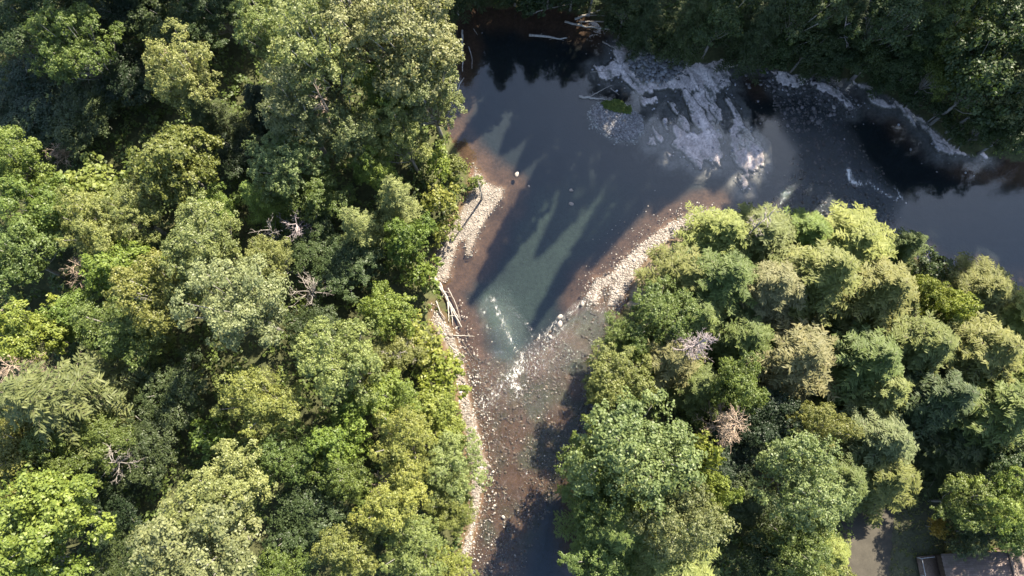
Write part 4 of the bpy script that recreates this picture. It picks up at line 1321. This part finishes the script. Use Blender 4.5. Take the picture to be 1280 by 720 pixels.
shelf_ok = lambda x, y: shelf_field(x, y) < -.4
undergrowth('undergrowth', lambda x, y, d_, g_, l_: (d_ < -1.2) & (g_ < -.4) & (l_ < -.5) & (sdf(BANK_E, x, y) < .3) & shelf_ok(x, y), 15000,
            lambda x, y, rs: .2 + 3.6 * np.clip(fbm(x * .22, y * .22, 91) - .25, 0, 1) ** 1.0 * rs.uniform(.5, 1.1, len(x)) + .3,
            (.5, 1.0), 13, .23, 'mid', 'leafy undergrowth covering the forest floor', 5)
undergrowth('bank_herbs', lambda x, y, d_, g_, l_: (d_ < -.1) & (d_ > -3.0) & (g_ < .1) & shelf_ok(x, y) & (fbm(x * .6, y * .6, 5) > .42) & (l_ < 0), 9000,
            lambda x, y, rs: rs.uniform(0, .5, len(x)), (.25, .5), 9, .14, 'fresh', 'low green herbs along the river banks', 6)
undergrowth('islet_grass', lambda x, y, d_, g_, l_: (sdf(W([(752, 128), (770, 124), (790, 134), (788, 143), (770, 140), (756, 136)]), x, y) > 0), 4000,
            lambda x, y, rs: rs.uniform(0, .2, len(x)), (.12, .25), 10, .09, 'fresh', 'green patch of grass on the cobble islet', 7,
            (*at(745, 150), *at(800, 118)))
undergrowth('yard_grass', lambda x, y, d_, g_, l_: (l_ > -.5) & (sdf(DRIVE, x, y) < 0) & (fbm(x, y, 3) > .35), 6000,
            lambda x, y, rs: rs.uniform(0, .1, len(x)), (.1, .2), 7, .06, 'olive', 'rough grass of the yard beside the driveway', 8,
            (38, -32, 62, -5))


# ------------------------------------------------------------------ unseen wooded hillside beyond the frame, shaped for its shade (reads as one mass)
def hillside():
    rs = np.random.RandomState(9)
    xs_ = rs.uniform(-5, 190, 900); ys_ = rs.uniform(58, 190, 900)
    pts = []
    for x, y in zip(xs_, ys_):
        if float(hill(np.array([x]), np.array([y]))[0]) < 3: continue
        if all((x - a) ** 2 + (y - b) ** 2 > 6.2 ** 2 for a, b in pts): pts.append((x, y))
    tall = {}
    for px, py, t in [(670, 400, 66), (684, 372, 66), (590, 372, 60), (604, 335, 58), (618, 300, 57), (740, 330, 72), (820, 262, 66), (560, 200, 50)]:  # firs added up-sun so their tops cast shade streaks on the pool
        x, y = at(px, py)
        tall[(x + .56 * t, y + .83 * t)] = t * math.tan(math.radians(SUN_EL))
    pts = [p for p in pts if all((p[0] - a) ** 2 + (p[1] - b) ** 2 > 25 for a, b in tall)] + list(tall)
    Vs, Vr = [], []
    for x, y in pts:
        z0 = gz(x, y)
        h = rs.uniform(18, 24); r = h * rs.uniform(.16, .22)
        if (x, y) in tall: h = max(12, tall[(x, y)] - z0); r = 3.2; print('tall', h)
        n_ = 950
        t = rs.rand(n_) ** .8
        a = rs.rand(n_) * 6.283
        q_ = rs.uniform(.45, 1.05, n_)
        rad = r * (1 - t) ** .8 * q_ + .1
        P = np.stack([x + rad * np.cos(a), y + rad * np.sin(a), z0 + h * (.1 + .9 * t) - rad * .35], 1)
        nn = unit(np.stack([np.cos(a) * .5, np.sin(a) * .5, np.ones(n_) * .8], 1) + rs.normal(size=(n_, 3)) * .3)
        V, Q = leaf_quads(P, nn, .5, .3, rs)
        Vs.append(V); Vr.append(np.repeat(rs.rand(n_), 4))
    V = np.vstack(Vs)
    o = link('hillside_forest', make_mesh('hillside_forest', V, np.arange(len(V)).reshape(-1, 4), [M_NEEDLE], False, {'var': np.concatenate(Vr)}))
    o.color = (*TINT['dark'], 1)
    tag(o, 'dense unseen conifer forest covering the valley side, shaped for its shade', 'forest', kind='stuff')
    print('hill trees', len(pts))


hillside()


# ------------------------------------------------------------------ cabin
def cabin():
    ex, ey = at(1178, 693, 4.6)            # eave corner nearest the yard
    root = bpy.data.objects.new('cabin', None); S.collection.objects.link(root)
    root.location = (ex, ey, 1.95)
    root.rotation_euler = (0, 0, math.radians(6))
    tag(root, 'cabin with a brown roof dappled by sun at the edge of the yard', 'cabin')
    m_r, n, out = new_mat('brown_shingle_roof')
    tc = N(n, 'ShaderNodeTexCoord')
    br = N(n, 'ShaderNodeTexBrick')
    br.inputs['Scale'].default_value = 1.0
    br.inputs['Brick Width'].default_value = .5; br.inputs['Row Height'].default_value = .22; br.inputs['Mortar Size'].default_value = .012
    br.inputs['Color1'].default_value = (.12, .088, .078, 1); br.inputs['Color2'].default_value = (.19, .145, .128, 1); br.inputs['Mortar'].default_value = (.08, .06, .05, 1)
    n.links.new(tc.outputs['Object'], br.inputs['Vector'])
    n1 = noise(n, 1.2, 5, .7, tc.outputs['Object'])
    c = mixc(n, maprange(n, n1, .45, .75, 0, .6), br.outputs[0], (.10, .095, .06))
    pb = N(n, 'ShaderNodeBsdfPrincipled'); pb.inputs['Roughness'].default_value = .9
    n.links.new(c, pb.inputs['Base Color']); n.links.new(pb.outputs[0], out.inputs[0])
    m_w = mat_wood('cabin_boards', (.10, .07, .05), (.17, .12, .09), 5)
    m_t = mat_wood('white_painted_wood', (.30, .29, .28), (.42, .41, .40), 4)
    Wd, L = 12.5, 12.0        # across, along; origin = eave corner, extends +x and -y
    hw, hr = 2.5, 4.9
    # walls
    g_ = Geo()
    x0, x1, y0, y1 = .5, Wd - .5, -.5, -L + .5
    mid = Wd / 2
    V = [(x0, y0, 0), (x1, y0, 0), (x1, y1, 0), (x0, y1, 0), (x0, y0, hw), (x1, y0, hw), (x1, y1, hw), (x0, y1, hw), (mid, y0, hr - .25), (mid, y1, hr - .25)]
    g_.add(np.array(V), [(0, 1, 5, 4), (1, 2, 6, 5), (2, 3, 7, 6), (3, 0, 4, 7)], [(4, 5, 8), (6, 7, 9)])
    link('wall', g_.mesh('wall', [m_w]), root)
    # two roof slopes with thickness
    for sx in (0, 1):
        g_ = Geo()
        xa, xb = (0, mid) if sx == 0 else (Wd, mid)
        za, zb = hw - .12, hr
        V = [(xa, 0, za), (xb, 0, zb), (xb, -L, zb), (xa, -L, za)]
        V = V + [(a, b, c_ - .16) for a, b, c_ in V]
        g_.add(np.array(V), [(0, 1, 2, 3), (7, 6, 5, 4), (0, 4, 5, 1), (1, 5, 6, 2), (2, 6, 7, 3), (3, 7, 4, 0)])
        link('roof', g_.mesh('roof', [m_r]), root)
    g_ = Geo(); g_.box((mid, -L / 2, hr + .03), (.3, L + .02, .06)); link('ridge_cap', g_.mesh('ridge_cap', [m_r]), root)
    g_ = Geo(); g_.box((.6 - .03, -3.2, 1.5), (.06, 1.2, 1.0)); wf = link('window', g_.mesh('window', [m_t]), root)
    mg, n, out = new_mat('window_glass'); pb = N(n, 'ShaderNodeBsdfPrincipled'); pb.inputs['Base Color'].default_value = (.02, .025, .03, 1); pb.inputs['Roughness'].default_value = .1
    n.links.new(pb.outputs[0], out.inputs[0])
    g_ = Geo(); g_.box((.52, -3.2, 1.5), (.03, 1.0, .8)); link('pane', g_.mesh('pane', [mg]), wf)
    # small porch with pale rails on the yard side
    g_ = Geo(); g_.box((-.75, -2.4, .45), (2.3, 4.0, .12)); link('deck', g_.mesh('deck', [m_w]), root)
    for yy_ in (-.45, -2.4, -4.35):
        g_ = Geo(); g_.box((-1.85, yy_, .95), (.09, .09, 1.1)); link('rail_post', g_.mesh('rail_post', [m_t]), root)
    g_ = Geo(); g_.box((-1.85, -2.4, 1.54), (.07, 4.0, .06)); link('handrail', g_.mesh('handrail', [m_t]), root)
    g_ = Geo(); g_.box((-1.05, -.42, 1.50), (1.5, .06, .06)); link('handrail', g_.mesh('handrail', [m_t]), root)


cabin()
print('trees', len(LABELS), 'objects', len(bpy.data.objects))
